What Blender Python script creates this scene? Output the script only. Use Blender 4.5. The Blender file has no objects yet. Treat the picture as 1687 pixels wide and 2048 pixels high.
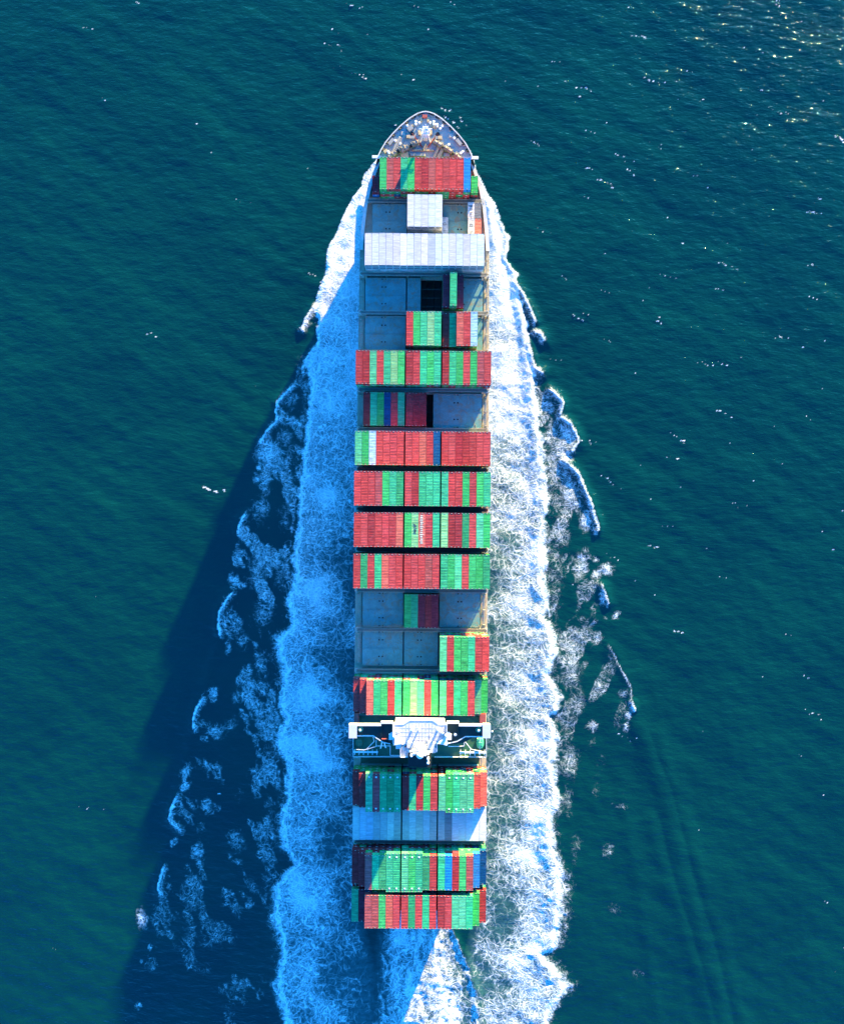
import bpy, math, random
import numpy as np
from mathutils import Vector, Matrix

random.seed(7)
rng = np.random.default_rng(11)
S = bpy.context.scene
COL = S.collection
RAD = math.radians

# ------------------------------------------------------------------ camera, sky, sun, exposure
CAM_H = 355.0                     # metres above the water
FPX = 1843.0                      # focal length in photo pixels (2048 px tall frame)
cam_d = bpy.data.cameras.new('camera')
cam_d.sensor_fit = 'VERTICAL'
cam_d.sensor_height = 24.0
cam_d.lens = 24.0 * FPX / 2048.0
cam_d.clip_start = 1.0
cam_d.clip_end = 60000.0
cam = bpy.data.objects.new('camera', cam_d)
COL.objects.link(cam)
cam.location = (0, 0, CAM_H)      # looks straight down, +Y is up in the picture
S.camera = cam

SUN_EL = 7.7
SUN_AZ = 25.5                     # clockwise from +Y (picture up) towards +X
SKY_STRENGTH = 0.15
SKY_TINT = (0.05, 0.50, 1.22)
SUN_STRENGTH = 5.0
SUN_COLOR = (1.0, 0.71, 0.23)
EXPOSURE = 2.6

world = bpy.data.worlds.new('World')
S.world = world
world.use_nodes = True
wn = world.node_tree
for n in list(wn.nodes):
    wn.nodes.remove(n)
w_out = wn.nodes.new('ShaderNodeOutputWorld')
w_bg = wn.nodes.new('ShaderNodeBackground')
w_sky = wn.nodes.new('ShaderNodeTexSky')
w_sky.sky_type = 'NISHITA'
w_sky.sun_disc = False
w_sky.sun_elevation = RAD(SUN_EL)
w_sky.sun_rotation = RAD(SUN_AZ)
w_mul = wn.nodes.new('ShaderNodeVectorMath')
w_mul.operation = 'MULTIPLY'
w_mul.inputs[1].default_value = SKY_TINT
wn.links.new(w_sky.outputs[0], w_mul.inputs[0])
wn.links.new(w_mul.outputs[0], w_bg.inputs[0])
w_bg.inputs[1].default_value = SKY_STRENGTH
wn.links.new(w_bg.outputs[0], w_out.inputs[0])

sun_d = bpy.data.lights.new('sun', 'SUN')
sun_d.energy = SUN_STRENGTH
sun_d.angle = RAD(0.8)
sun_d.color = SUN_COLOR
sun = bpy.data.objects.new('sun', sun_d)
COL.objects.link(sun)
sdir = Vector((math.sin(RAD(SUN_AZ)) * math.cos(RAD(SUN_EL)),
               math.cos(RAD(SUN_AZ)) * math.cos(RAD(SUN_EL)), math.sin(RAD(SUN_EL))))
sun.rotation_euler = sdir.to_track_quat('Z', 'Y').to_euler()
sun.location = (150, 300, 120)

S.view_settings.view_transform = 'Standard'
S.view_settings.look = 'None'
S.view_settings.exposure = EXPOSURE
S.view_settings.gamma = 1.0
S.view_settings.use_curve_mapping = False
S.cycles.max_bounces = 6
S.cycles.diffuse_bounces = 1
S.cycles.glossy_bounces = 3
S.cycles.use_denoising = True

# ------------------------------------------------------------------ nodes and materials
class NT:
    def __init__(self, name):
        self.m = bpy.data.materials.new(name)
        self.m.use_nodes = True
        self.t = self.m.node_tree
        for n in list(self.t.nodes):
            self.t.nodes.remove(n)
        self.out = self.t.nodes.new('ShaderNodeOutputMaterial')
    def n(self, kind, **kw):
        nd = self.t.nodes.new('ShaderNode' + kind)
        for k, v in kw.items():
            setattr(nd, k, v)
        return nd
    def l(self, a, b):
        if not hasattr(a, 'is_output'):
            b.default_value = a
        else:
            self.t.links.new(a, b)
    def math(self, op, a, b=0.0, c=None, clamp=False):
        nd = self.n('Math', operation=op, use_clamp=clamp)
        self.l(a, nd.inputs[0]); self.l(b, nd.inputs[1])
        if c is not None:
            self.l(c, nd.inputs[2])
        return nd.outputs[0]
    def vmath(self, op, a, b=(0, 0, 0)):
        nd = self.n('VectorMath', operation=op)
        self.l(a, nd.inputs[0])
        if op == 'SCALE':
            self.l(b, nd.inputs['Scale'])
        else:
            self.l(b, nd.inputs[1])
        return nd.outputs[0]
    def rng(self, v, a, b, c=0.0, d=1.0, smooth=True):
        nd = self.n('MapRange')
        nd.interpolation_type = 'SMOOTHSTEP' if smooth else 'LINEAR'
        self.l(v, nd.inputs[0])
        for i, x in enumerate((a, b, c, d)):
            self.l(x, nd.inputs[i + 1])
        return nd.outputs[0]
    def noise(self, vec, scale, detail=3.0, rough=0.55, dist=0.0):
        nd = self.n('TexNoise')
        self.l(vec, nd.inputs['Vector'])
        nd.inputs['Scale'].default_value = scale
        nd.inputs['Detail'].default_value = detail
        nd.inputs['Roughness'].default_value = rough
        nd.inputs['Distortion'].default_value = dist
        return nd
    def mix(self, f, a, b, mode='MIX'):
        nd = self.n('Mix', data_type='RGBA', blend_type=mode)
        self.l(f, nd.inputs[0]); self.l(a, nd.inputs[6]); self.l(b, nd.inputs[7])
        return nd.outputs[2]

def c4(c):
    return (c[0], c[1], c[2], 1.0)

def paint(name, col, rough=0.55, vary=0.25, scale=0.6, dirt_or_sky=None, dirt_or_sky_amt=0.35, bump=0.0, metal=0.0, spec=0.35):
    """painted or bare surface: base colour with uneven tone, stains or painted sky patches and light relief"""
    N = NT(name)
    tc = N.n('TexCoord').outputs['Object']
    n1 = N.noise(tc, scale, 5.0, 0.6).outputs[0]
    n2 = N.noise(tc, scale * 6.3, 4.0, 0.6).outputs[0]
    f = N.math('ADD', N.math('MULTIPLY', n1, 0.65), N.math('MULTIPLY', n2, 0.35))
    k = N.rng(f, 0.3, 0.7, 1.0 - vary, 1.0 + vary * 0.6, smooth=False)
    base = N.vmath('SCALE', col, k)
    if dirt_or_sky is not None:
        d1 = N.noise(tc, scale * 1.7, 6.0, 0.68, 0.6).outputs[0]
        base = N.mix(N.rng(d1, 0.48, 0.66, 0.0, dirt_or_sky_amt), base, c4(dirt_or_sky))
    b = N.n('BsdfPrincipled')
    N.l(base, b.inputs['Base Color'])
    b.inputs['Roughness'].default_value = rough
    b.inputs['Metallic'].default_value = metal
    b.inputs['Specular IOR Level'].default_value = spec
    if bump:
        bp = N.n('Bump')
        bp.inputs['Strength'].default_value = bump
        bp.inputs['Distance'].default_value = 0.05
        N.l(n2, bp.inputs['Height'])
        N.l(bp.outputs[0], b.inputs['Normal'])
    N.l(b.outputs[0], N.out.inputs[0])
    return N.m

def container_paint(name, attr=False, amount=1.0):
    """container paint: colour from the object, bands of dents and fading across the length, rust specks"""
    N = NT(name)
    tc = N.n('TexCoord').outputs['Object']
    oi = N.n('ObjectInfo')
    if attr:
        col = N.n('Attribute', attribute_name='paint').outputs['Color']
        rnd = 0.5
        off = tc
    else:
        col = oi.outputs['Color']
        rnd = oi.outputs['Random']
        cb = N.n('CombineXYZ')
        N.l(N.math('MULTIPLY', rnd, 37.0), cb.inputs[0])
        N.l(N.math('MULTIPLY', rnd, 91.0), cb.inputs[1])
        N.l(N.math('MULTIPLY', rnd, 53.0), cb.inputs[2])
        off = N.vmath('ADD', tc, cb.outputs[0])
    st = N.vmath('MULTIPLY', off, (0.30, 2.1, 0.5))       # stretched across the container
    bands = N.noise(st, 1.0, 3.0, 0.6).outputs[0]
    fine = N.noise(off, 1.4, 5.0, 0.65).outputs[0]
    k = N.math('MULTIPLY', N.rng(bands, 0.3, 0.7, 1 - 0.48 * amount, 1 + 0.24 * amount, False),
               N.rng(fine, 0.3, 0.7, 1 - 0.14 * amount, 1 + 0.10 * amount, False))
    base = N.vmath('SCALE', col, k)
    # sun-faded chalk and rust marks
    ch = N.noise(off, 0.45, 4.0, 0.6).outputs[0]
    base = N.mix(N.rng(ch, 0.5, 0.8, 0.0, 0.06 * amount), base, (0.6, 0.58, 0.52, 1))
    ru = N.noise(off, 1.1, 6.0, 0.72, 0.4).outputs[0]
    base = N.mix(N.rng(ru, 0.60, 0.72, 0.0, 0.5 * amount), base, (0.11, 0.055, 0.035, 1))
    b = N.n('BsdfPrincipled')
    N.l(base, b.inputs['Base Color'])
    b.inputs['Roughness'].default_value = 0.6
    b.inputs['Specular IOR Level'].default_value = 0.08
    bp = N.n('Bump')
    bp.inputs['Strength'].default_value = 0.5 * amount
    bp.inputs['Distance'].default_value = 0.06
    N.l(bands, bp.inputs['Height'])
    N.l(bp.outputs[0], b.inputs['Normal'])
    N.l(b.outputs[0], N.out.inputs[0])
    return N.m

M = {}
M['cpaint'] = container_paint('container_paint')
M['rpaint'] = container_paint('reefer_paint', amount=0.55)
M['spaint'] = container_paint('stack_paint', attr=True)
M['casting'] = paint('corner_steel', (0.46, 0.40, 0.33), 0.6, 0.2, 2.0)
M['unit'] = paint('reefer_unit_grey', (0.22, 0.24, 0.25), 0.5, 0.3, 1.5)
M['hull'] = paint('hull_green_black', (0.03, 0.06, 0.06), 0.5, 0.25, 0.2)
M['gunwale'] = paint('gunwale_grey', (0.60, 0.59, 0.56), 0.6, 0.2, 0.4, (0.30, 0.22, 0.15), 0.3)
M['hatch'] = paint('hatch_grey', (0.15, 0.34, 0.33), 0.65, 0.34, 0.30, (0.27, 0.22, 0.15), 0.8, 0.3)
M['deck'] = paint('side_deck_tan', (0.60, 0.50, 0.36), 0.65, 0.2, 0.35, (0.33, 0.25, 0.17), 0.4, 0.2)
M['bowdeck'] = paint('forecastle_grey', (0.44, 0.42, 0.36), 0.55, 0.25, 0.3, (0.14, 0.34, 0.42), 0.7, 0.15)  # blue patches: sky reflection painted into the deck colour
M['walkway'] = paint('walkway_grating', (0.17, 0.17, 0.15), 0.7, 0.3, 0.8)
M['shade_grating'] = paint('gap_shade_grating', (0.06, 0.065, 0.06), 0.7, 0.3, 0.8)  # darker copy of the walkway steel, shade of the deep gaps put into colour
M['steel'] = paint('lashing_steel', (0.50, 0.45, 0.36), 0.6, 0.25, 0.8, (0.25, 0.15, 0.09), 0.35)
M['white'] = paint('superstructure_white', (0.80, 0.80, 0.80), 0.45, 0.06, 0.5, (0.55, 0.52, 0.46), 0.18)
M['roofwhite'] = paint('roof_white', (0.63, 0.62, 0.61), 0.55, 0.10, 0.45, (0.50, 0.48, 0.44), 0.3, 0.1)
M['green'] = paint('deck_green', (0.03, 0.13, 0.075), 0.6, 0.25, 0.4, (0.10, 0.14, 0.08), 0.3)
M['wing'] = paint('wing_deck_green', (0.010, 0.035, 0.032), 0.6, 0.2, 0.5)
M['black'] = paint('black_steel', (0.015, 0.017, 0.02), 0.6, 0.3, 0.8)
M['hold'] = paint('hold_steel', (0.14, 0.14, 0.13), 0.7, 0.3, 0.5)
M['glass'] = paint('bridge_glass', (0.01, 0.02, 0.03), 0.08, 0.0, 1.0, spec=0.6)
M['tan'] = paint('tan_machinery', (0.55, 0.42, 0.24), 0.55, 0.25, 0.9, (0.22, 0.13, 0.07), 0.4)
M['gear'] = paint('deck_gear_grey', (0.33, 0.33, 0.31), 0.5, 0.3, 0.9, (0.20, 0.13, 0.08), 0.4)
M['rust'] = paint('rust_red', (0.42, 0.09, 0.07), 0.65, 0.3, 0.8)
M['rope'] = paint('rope_grey', (0.34, 0.32, 0.28), 0.85, 0.2, 1.5)
M['boat'] = paint('boat_green', (0.06, 0.42, 0.22), 0.4, 0.15, 0.8)
M['mark_dark'] = paint('dark_lettering', (0.07, 0.09, 0.11), 0.6, 0.25, 1.5)
M['mark_light'] = paint('cream_lettering', (0.72, 0.62, 0.45), 0.6, 0.2, 1.5)
M['mark_coral'] = paint('coral_lettering', (0.75, 0.25, 0.16), 0.6, 0.2, 1.5)

# ------------------------------------------------------------------ mesh helpers
class MB:
    def __init__(self):
        self.v = []; self.f = []
    def quad_box(self, p8):
        o = len(self.v); self.v += [tuple(p) for p in p8]
        for q in ((0, 3, 2, 1), (4, 5, 6, 7), (0, 1, 5, 4), (1, 2, 6, 5), (2, 3, 7, 6), (3, 0, 4, 7)):
            self.f.append(tuple(o + i for i in q))
        return self
    def box(self, x0, x1, y0, y1, z0, z1):
        return self.quad_box(((x0, y0, z0), (x1, y0, z0), (x1, y1, z0), (x0, y1, z0),
                              (x0, y0, z1), (x1, y0, z1), (x1, y1, z1), (x0, y1, z1)))
    def bar(self, a, b, r, h=None):
        a = Vector(a); b = Vector(b); d = (b - a).normalized()
        up = Vector((0, 0, 1)) if abs(d.z) < 0.95 else Vector((1, 0, 0))
        s = d.cross(up).normalized() * r
        t = s.normalized().cross(d) * (h if h is not None else r)
        return self.quad_box((a - s - t, a + s - t, b + s - t, b - s - t, a - s + t, a + s + t, b + s + t, b - s + t))
    def prism(self, pts, z0, z1, top_scale=1.0):
        n = len(pts); o = len(self.v)
        cx = sum(p[0] for p in pts) / n; cy = sum(p[1] for p in pts) / n
        self.v += [(p[0], p[1], z0) for p in pts]
        self.v += [(cx + (p[0] - cx) * top_scale, cy + (p[1] - cy) * top_scale, z1) for p in pts]
        area = sum(pts[i][0] * pts[(i + 1) % n][1] - pts[(i + 1) % n][0] * pts[i][1] for i in range(n))
        idx = list(range(n)) if area > 0 else list(range(n))[::-1]
        self.f.append(tuple(o + i for i in idx[::-1]))
        self.f.append(tuple(o + n + i for i in idx))
        for k in range(n):
            a, b = idx[k], idx[(k + 1) % n]
            self.f.append((o + a, o + b, o + n + b, o + n + a))
        return self
    def lathe(self, prof, cx=0, cy=0, seg=12, axis='z', z0=0):
        """prof: list of (r, h); axis z or x or y"""
        o = len(self.v)
        for r, h in prof:
            for k in range(seg):
                a = 2 * math.pi * k / seg
                p, q = r * math.cos(a), r * math.sin(a)
                if axis == 'z':
                    self.v.append((cx + p, cy + q, z0 + h))
                elif axis == 'x':
                    self.v.append((cx + h, cy + p, z0 + q))
                else:
                    self.v.append((cx + p, cy + h, z0 + q))
        for i in range(len(prof) - 1):
            for k in range(seg):
                a = o + i * seg + k; b = o + i * seg + (k + 1) % seg
                self.f.append((a, b, b + seg, a + seg))
        self.f.append(tuple(o + k for k in range(seg))[::-1])
        e = o + (len(prof) - 1) * seg
        self.f.append(tuple(e + k for k in range(seg)))
        return self
    def mesh(self, name, mat):
        m = bpy.data.meshes.new(name)
        m.from_pydata(self.v, [], self.f)
        m.update()
        if mat is not None:
            m.materials.append(mat)
        return m
    def build(self, name, mat, parent=None):
        o = bpy.data.objects.new(name, self.mesh(name, mat))
        COL.objects.link(o)
        if parent is not None:
            o.parent = parent
        return o

def put(name, me, parent=None, loc=(0, 0, 0), rot=(0, 0, 0), scale=(1, 1, 1)):
    o = bpy.data.objects.new(name, me)
    COL.objects.link(o)
    o.parent = parent
    o.location = loc; o.rotation_euler = rot; o.scale = scale
    return o

def empty(name, parent=None, loc=(0, 0, 0), rz=0.0):
    o = bpy.data.objects.new(name, None)
    COL.objects.link(o)
    o.parent = parent
    o.location = loc; o.rotation_euler = (0, 0, rz)
    o.empty_display_size = 0.5
    return o

def tag(o, label=None, cat=None, group=None, kind=None):
    if label: o['label'] = label
    if cat: o['category'] = cat
    if group: o['group'] = group
    if kind: o['kind'] = kind
    return o

# ------------------------------------------------------------------ ship frame (u starboard, v forward, z up)
HEAD = RAD(0.5)                   # heading: slightly to the right of picture-up
X0 = 0.07
CH, SH = math.cos(HEAD), math.sin(HEAD)
def P(px, py, z):
    """plan position on the ship (u, v) of something seen at a photo pixel, at its real height z"""
    X = (px - 843.5) * (CAM_H - z) / FPX - X0
    Y = (1024.0 - py) * (CAM_H - z) / FPX
    return (X * CH - Y * SH, X * SH + Y * CH)
def W(u, v, z):
    return (X0 + u * CH + v * SH, -u * SH + v * CH, z)

Z_DECK, Z_HATCH = 14.5, 16.5
ROW = 2.49
def row_u(i, key=None):
    if key in ('b1', 'b1w', 'b2'):
        return (i - 9) * ROW
    return (i - 9) * ROW + (-0.45 if i < 7 else (0.45 if i > 11 else 0.0))

# ------------------------------------------------------------------ sea
def hash2(ix, iy, seed):
    h = (ix.astype(np.int64) * 374761393 + iy.astype(np.int64) * 668265263 + seed * 1442695041) & 0xffffffff
    h = ((h ^ (h >> 13)) * 1274126177) & 0xffffffff
    h = h ^ (h >> 16)
    return (h & 0xffffff).astype(np.float32) / np.float32(0xffffff)
def vnoise(x, y, seed=0):
    ix = np.floor(x); iy = np.floor(y)
    fx = (x - ix).astype(np.float32); fy = (y - iy).astype(np.float32)
    ix = ix.astype(np.int64); iy = iy.astype(np.int64)
    fx = fx * fx * fx * (fx * (fx * 6 - 15) + 10); fy = fy * fy * fy * (fy * (fy * 6 - 15) + 10)
    a = hash2(ix, iy, seed); b = hash2(ix + 1, iy, seed)
    c = hash2(ix, iy + 1, seed); d = hash2(ix + 1, iy + 1, seed)
    return (a + (b - a) * fx) * (1 - fy) + (c + (d - c) * fx) * fy
def fbm(x, y, octv=4, seed=0, gain=0.5):
    s = 0; amp = 1; tot = 0
    for k in range(octv):
        s = s + amp * vnoise(x * 2 ** k + 17.3 * k, y * 2 ** k - 9.1 * k, seed + k)
        tot += amp; amp *= gain
    return s / tot
def sstep(a, b, x):
    t = np.clip((x - a) / (b - a), 0, 1)
    return t * t * (3 - 2 * t)

KW = FPX / CAM_H                  # photo pixels per metre on the water
def axis(lo, hi, step, far):
    a = list(np.arange(-lo, hi + 1e-6, step))
    def grow(x):
        g = []; s = step
        while x < far:
            s *= 1.35; x += s; g.append(x)
        return g
    return np.array([-t for t in grow(lo)[::-1]] + a + grow(hi))
ax = axis(170.0, 170.0, 0.5, 26000.0); ay = axis(262.0, 206.0, 0.5, 26000.0)
GX, GY = np.meshgrid(ax, ay)
PX = (843.5 + GX * KW).astype(np.float32); PY = (1024.0 - GY * KW).astype(np.float32)
far_fade = (1 - sstep(175, 260, np.abs(GX))) * (1 - sstep(210, 300, GY)) * (1 - sstep(266, 340, -GY))

R_OUT = [(300,940),(335,951),(360,960),(385,972),(405,992),(440,1001),(475,1018),(500,1016),(520,1012),(545,1035),(560,1033),(600,1041),(640,1052),(690,1058),(740,1067),(800,1074),(860,1080),(905,1086),(960,1092),(1010,1097),(1067,1086),(1109,1092),(1170,1089),(1206,1101),(1231,1087),(1272,1111),(1304,1114),(1348,1096),(1387,1123),(1414,1121),(1436,1101),(1463,1116),(1500,1116),(1524,1106),(1558,1111),(1600,1119),(1640,1104),(1700,1112),(1750,1128),(1790,1125),(1844,1123),(1894,1112),(1908,1086),(1933,1112),(1972,1143),(2011,1112),(2043,1098),(2090,1125),(2140,1105)]
L_OUT = [(300,765),(330,741),(352,727),(372,722),(388,708),(405,700),(440,682),(470,668),(500,655),(525,650),(555,648),(590,634),(615,628),(640,634),(682,632),(711,614),(731,607),(755,618),(785,622),(816,614),(877,609),(914,604),(963,601),(1024,594),(1084,589),(1121,583),(1162,588),(1206,573),(1245,587),(1280,553),(1309,553),(1341,565),(1377,560),(1414,557),(1441,570),(1470,554),(1507,562),(1524,575),(1558,572),(1596,570),(1642,556),(1692,563),(1731,588),(1773,545),(1830,543),(1880,557),(1916,559),(1969,545),(2012,559),(2047,566),(2090,548),(2140,560)]
def poly_at(pts, y):
    p = np.array(pts, dtype=np.float32)
    return np.interp(y, p[:, 0], p[:, 1]).astype(np.float32)

wob = (fbm(PX / 11.0, PY / 11.0, 3, 5) - 0.5) * 15.0
wob2 = (fbm(PX / 34.0, PY / 34.0, 2, 6) - 0.5) * 18.0
core = (PY > 300) * (1 - sstep(2120, 2370, PY))
foam = np.zeros_like(PX); ridge = np.zeros_like(PX); milk = np.zeros_like(PX)
low = fbm(PX / 60.0, PY / 45.0, 3, 9)
ship_c = 843.5 + (1024 - PY) * 0.0087
for side, pts in ((1, R_OUT), (-1, L_OUT)):
    xo = poly_at(pts, PY + wob2 * 0.3) + wob * (0.5 + 0.5 * sstep(400, 900, PY))
    hull_x = ship_c + side * np.interp(PY, [300, 380, 480, 700, 1850, 1950, 2140], [86, 112, 126, 128, 130, 105, 95])
    t = (PX - hull_x) / np.where(np.abs(xo - hull_x) < 4, side * 4, xo - hull_x)
    t = np.where((PX - hull_x) * side < -25, -1.0, t)
    inside = sstep(-0.22, 0.0, t) * (1 - sstep(0.985, 1.03, t))
    age = sstep(760, 1150, PY)
    old = sstep(1500, 2000, PY)
    near = 0.94 - 0.06 * sstep(560, 760, PY) - age * (0.25 + 0.12 * old) * (1 - sstep(0.05, 0.62, t))
    near = near - old * 0.08 - age * 0.09
    near = near + (low - 0.51) * (0.25 + 0.55 * age) * (1 - 0.5 * sstep(0.5, 0.95, t))
    d = np.clip(near, 0.25, 1.0) * inside * core
    edge = np.exp(-((t - 0.93) / 0.07) ** 2) * core
    d = np.maximum(d, 0.97 * edge * (1 - sstep(0.99, 1.03, t)) * sstep(0.6, 0.85, t))
    # torn fringe outside the band
    frin = np.exp(-np.clip((PX - xo) * side, 0, None) / 20.0) * (((PX - xo) * side) > -2) * core
    d = np.maximum(d, frin * (0.50 + 0.7 * (low - 0.5)) * sstep(560, 800, PY))
    foam = np.maximum(foam, d)
    ridge += 0.55 * np.exp(-((t - 0.88) / 0.13) ** 2) * core * sstep(330, 600, PY)
    ridge += 0.5 * np.exp(-((t - 0.35) / 0.3) ** 2) * core * (1 - sstep(500, 900, PY)) * sstep(330, 420, PY)
    milk = np.maximum(milk, inside * core)

# stern wash behind the propeller
sx0 = np.interp(PY, [1780, 1870, 2048, 2200], [775, 758, 746, 738]) + wob
sx1 = np.interp(PY, [1780, 1862, 1922, 1993, 2029, 2200], [900, 908, 933, 955, 958, 965]) + wob * 0.6
ts = (PX - sx0) / (sx1 - sx0)
ins = sstep(-0.10, 0.12, ts) * (1 - sstep(0.97, 1.02, ts)) * (PY > 1780) * (1 - sstep(2150, 2370, PY))
prof = np.interp(ts, [0, 0.12, 0.32, 0.5, 0.65, 0.78, 0.86, 0.95, 1.0], [0.48, 0.58, 0.9, 0.68, 0.97, 0.80, 0.45, 0.62, 0.95])
strand = fbm(PX / 9.0 + wob2 * 0.16 + wob * 0.10, PY / 48.0, 4, 88, 0.6) - 0.5
stern = ins * np.clip(prof + (low - 0.5) * 0.35 + strand * 0.95, 0.2, 1) * (1 - sstep(2030, 2200, PY) * 0.15)
under = (np.abs(PX - ship_c) < 138) & (PY > 1840)
foam = np.where(under, np.maximum(foam * (1 - 0.25 * sstep(0.0, 1.0, (138 - np.abs(PX - ship_c)) / 40.0)), stern), np.maximum(foam, stern))
ridge += 0.5 * np.exp(-((ts - 0.62) / 0.16) ** 2) * (PY > 1780) + 0.45 * np.exp(-((ts - 1.0) / 0.05) ** 2) * (PY > 1780)
milk = np.maximum(milk, ins)

def window(x, y, r):
    ix0 = np.searchsorted(ax, (x - r - 843.5) / KW); ix1 = np.searchsorted(ax, (x + r - 843.5) / KW)
    iy0 = np.searchsorted(ay, (1024 - (y + r)) / KW); iy1 = np.searchsorted(ay, (1024 - (y - r)) / KW)
    return (slice(iy0, iy1 + 1), slice(ix0, ix1 + 1))
def patch(x, y, rx, ry, rot=0.0, d=0.6):
    w = window(x, y, max(rx, ry) * 1.9)
    X = PX[w] - x + wob[w] * 0.8 + wob2[w] * 0.35; Y = PY[w] - y - wob[w] * 0.6
    c, s = math.cos(RAD(rot)), math.sin(RAD(rot))
    a = (X * c + Y * s) / rx; b = (-X * s + Y * c) / ry
    q = np.sqrt(a * a + b * b)
    foam[w] = np.maximum(foam[w], 0.93 * d * (1 - sstep(0.1, 1.5, q)) ** 0.65)
def crest(pts, wd=4.0, d=0.97, side=1, rid=0.8, rw=11.0):
    if len(pts) > 2:                      # round the line off
        q = [pts[0]] + list(pts) + [pts[-1]]; pts = []
        for i in range(1, len(q) - 2):
            for tt in np.linspace(0, 1, 6)[:-1]:
                pts.append(tuple(0.5 * (2 * q[i][c] + (q[i + 1][c] - q[i - 1][c]) * tt + (2 * q[i - 1][c] - 5 * q[i][c] + 4 * q[i + 1][c] - q[i + 2][c]) * tt ** 2
                                        + (3 * q[i][c] - q[i - 1][c] - 3 * q[i + 1][c] + q[i + 2][c]) * tt ** 3) for c in (0, 1)))
        pts.append(q[-1])
    for (xa, ya), (xb, yb) in zip(pts[:-1], pts[1:]):
        w = window((xa + xb) / 2, (ya + yb) / 2, max(abs(xa - xb), abs(ya - yb)) / 2 + 45)
        X = PX[w] + wob[w] * 0.35; Y = PY[w] + wob[w] * 0.25
        ex, ey = xb - xa, yb - ya
        L2 = ex * ex + ey * ey + 1e-6
        u = np.clip(((X - xa) * ex + (Y - ya) * ey) / L2, 0, 1)
        dx = X - (xa + u * ex); dy = Y - (ya + u * ey)
        q = np.sqrt(dx * dx + dy * dy)
        ln = d * (1 - sstep(wd * 0.35, wd * 0.95, q))
        tail = np.where(dx * side < 0, 0.66 * min(1.0, d * 1.1) * (1 - sstep(0.0, wd * 5.5, q)), 0.0)   # torn tail on the inner side
        foam[w] = np.maximum(foam[w], np.maximum(ln, tail))
        ridge[w] = np.maximum(ridge[w], rid * np.exp(-(q / rw) ** 2))

for pts in ([(1031,565),(1053,604),(1070,643)], [(1070,665),(1083,670),(1087,682)], [(1057,687),(1067,731),(1084,746)],
            [(1099,780),(1121,799),(1125,809),(1121,829)], [(1122,836),(1140,848),(1155,880),(1143,902)],
            [(1131,924),(1155,948),(1165,970),(1184,1012)], [(1184,1021),(1194,1048),(1194,1060)]):
    crest(pts, 4.2, 0.97, 1, 0.85)
crest([(1204,1172),(1212,1194),(1216,1206)], 3.5, 0.9, 1, 0.7)
crest([(1219,1292),(1243,1341),(1258,1368),(1265,1402)], 2.2, 0.66, 1, 0.3, 14)
crest([(1265,1405),(1268,1420)], 4, 0.9, 1, 0.7)
crest([(1266,1425),(1300,1520),(1332,1600),(1365,1750),(1400,1860),(1436,2000),(1450,2080)], 1.5, 0.16, 1, 0.42, 20)
crest([(1310,1470),(1345,1570),(1385,1700),(1440,1880),(1490,2080)], 1.0, 0.04, 1, 0.28, 17)
crest([(1240,1560),(1262,1700),(1290,1850),(1320,2080)], 1.0, 0.04, 1, 0.18, 16)
crest([(1300,1640),(1335,1760),(1375,1880),(1410,2000),(1430,2080)], 1.0, 0.05, 1, 0.30, 17)
for pts in ([(626,616),(616,631),(604,660)], [(628,699),(609,728),(606,746)],
            [(587,772),(565,792),(553,812),(553,841),(536,858),(521,885)], [(489,1031),(478,1050),(476,1066)],
            [(465,1187),(445,1211),(437,1236),(439,1268)], [(404,1399),(389,1426),(388,1456)],
            [(353,1592),(342,1624),(342,1642),(360,1658)], [(328,1734),(317,1773),(324,1788)]):
    crest(pts, 4.0, 0.95, -1, 0.75)
crest([(439,1268),(404,1399)], 1.2, 0.1, -1, 0.4)
crest([(388,1456),(353,1592)], 1.2, 0.1, -1, 0.35)
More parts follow.
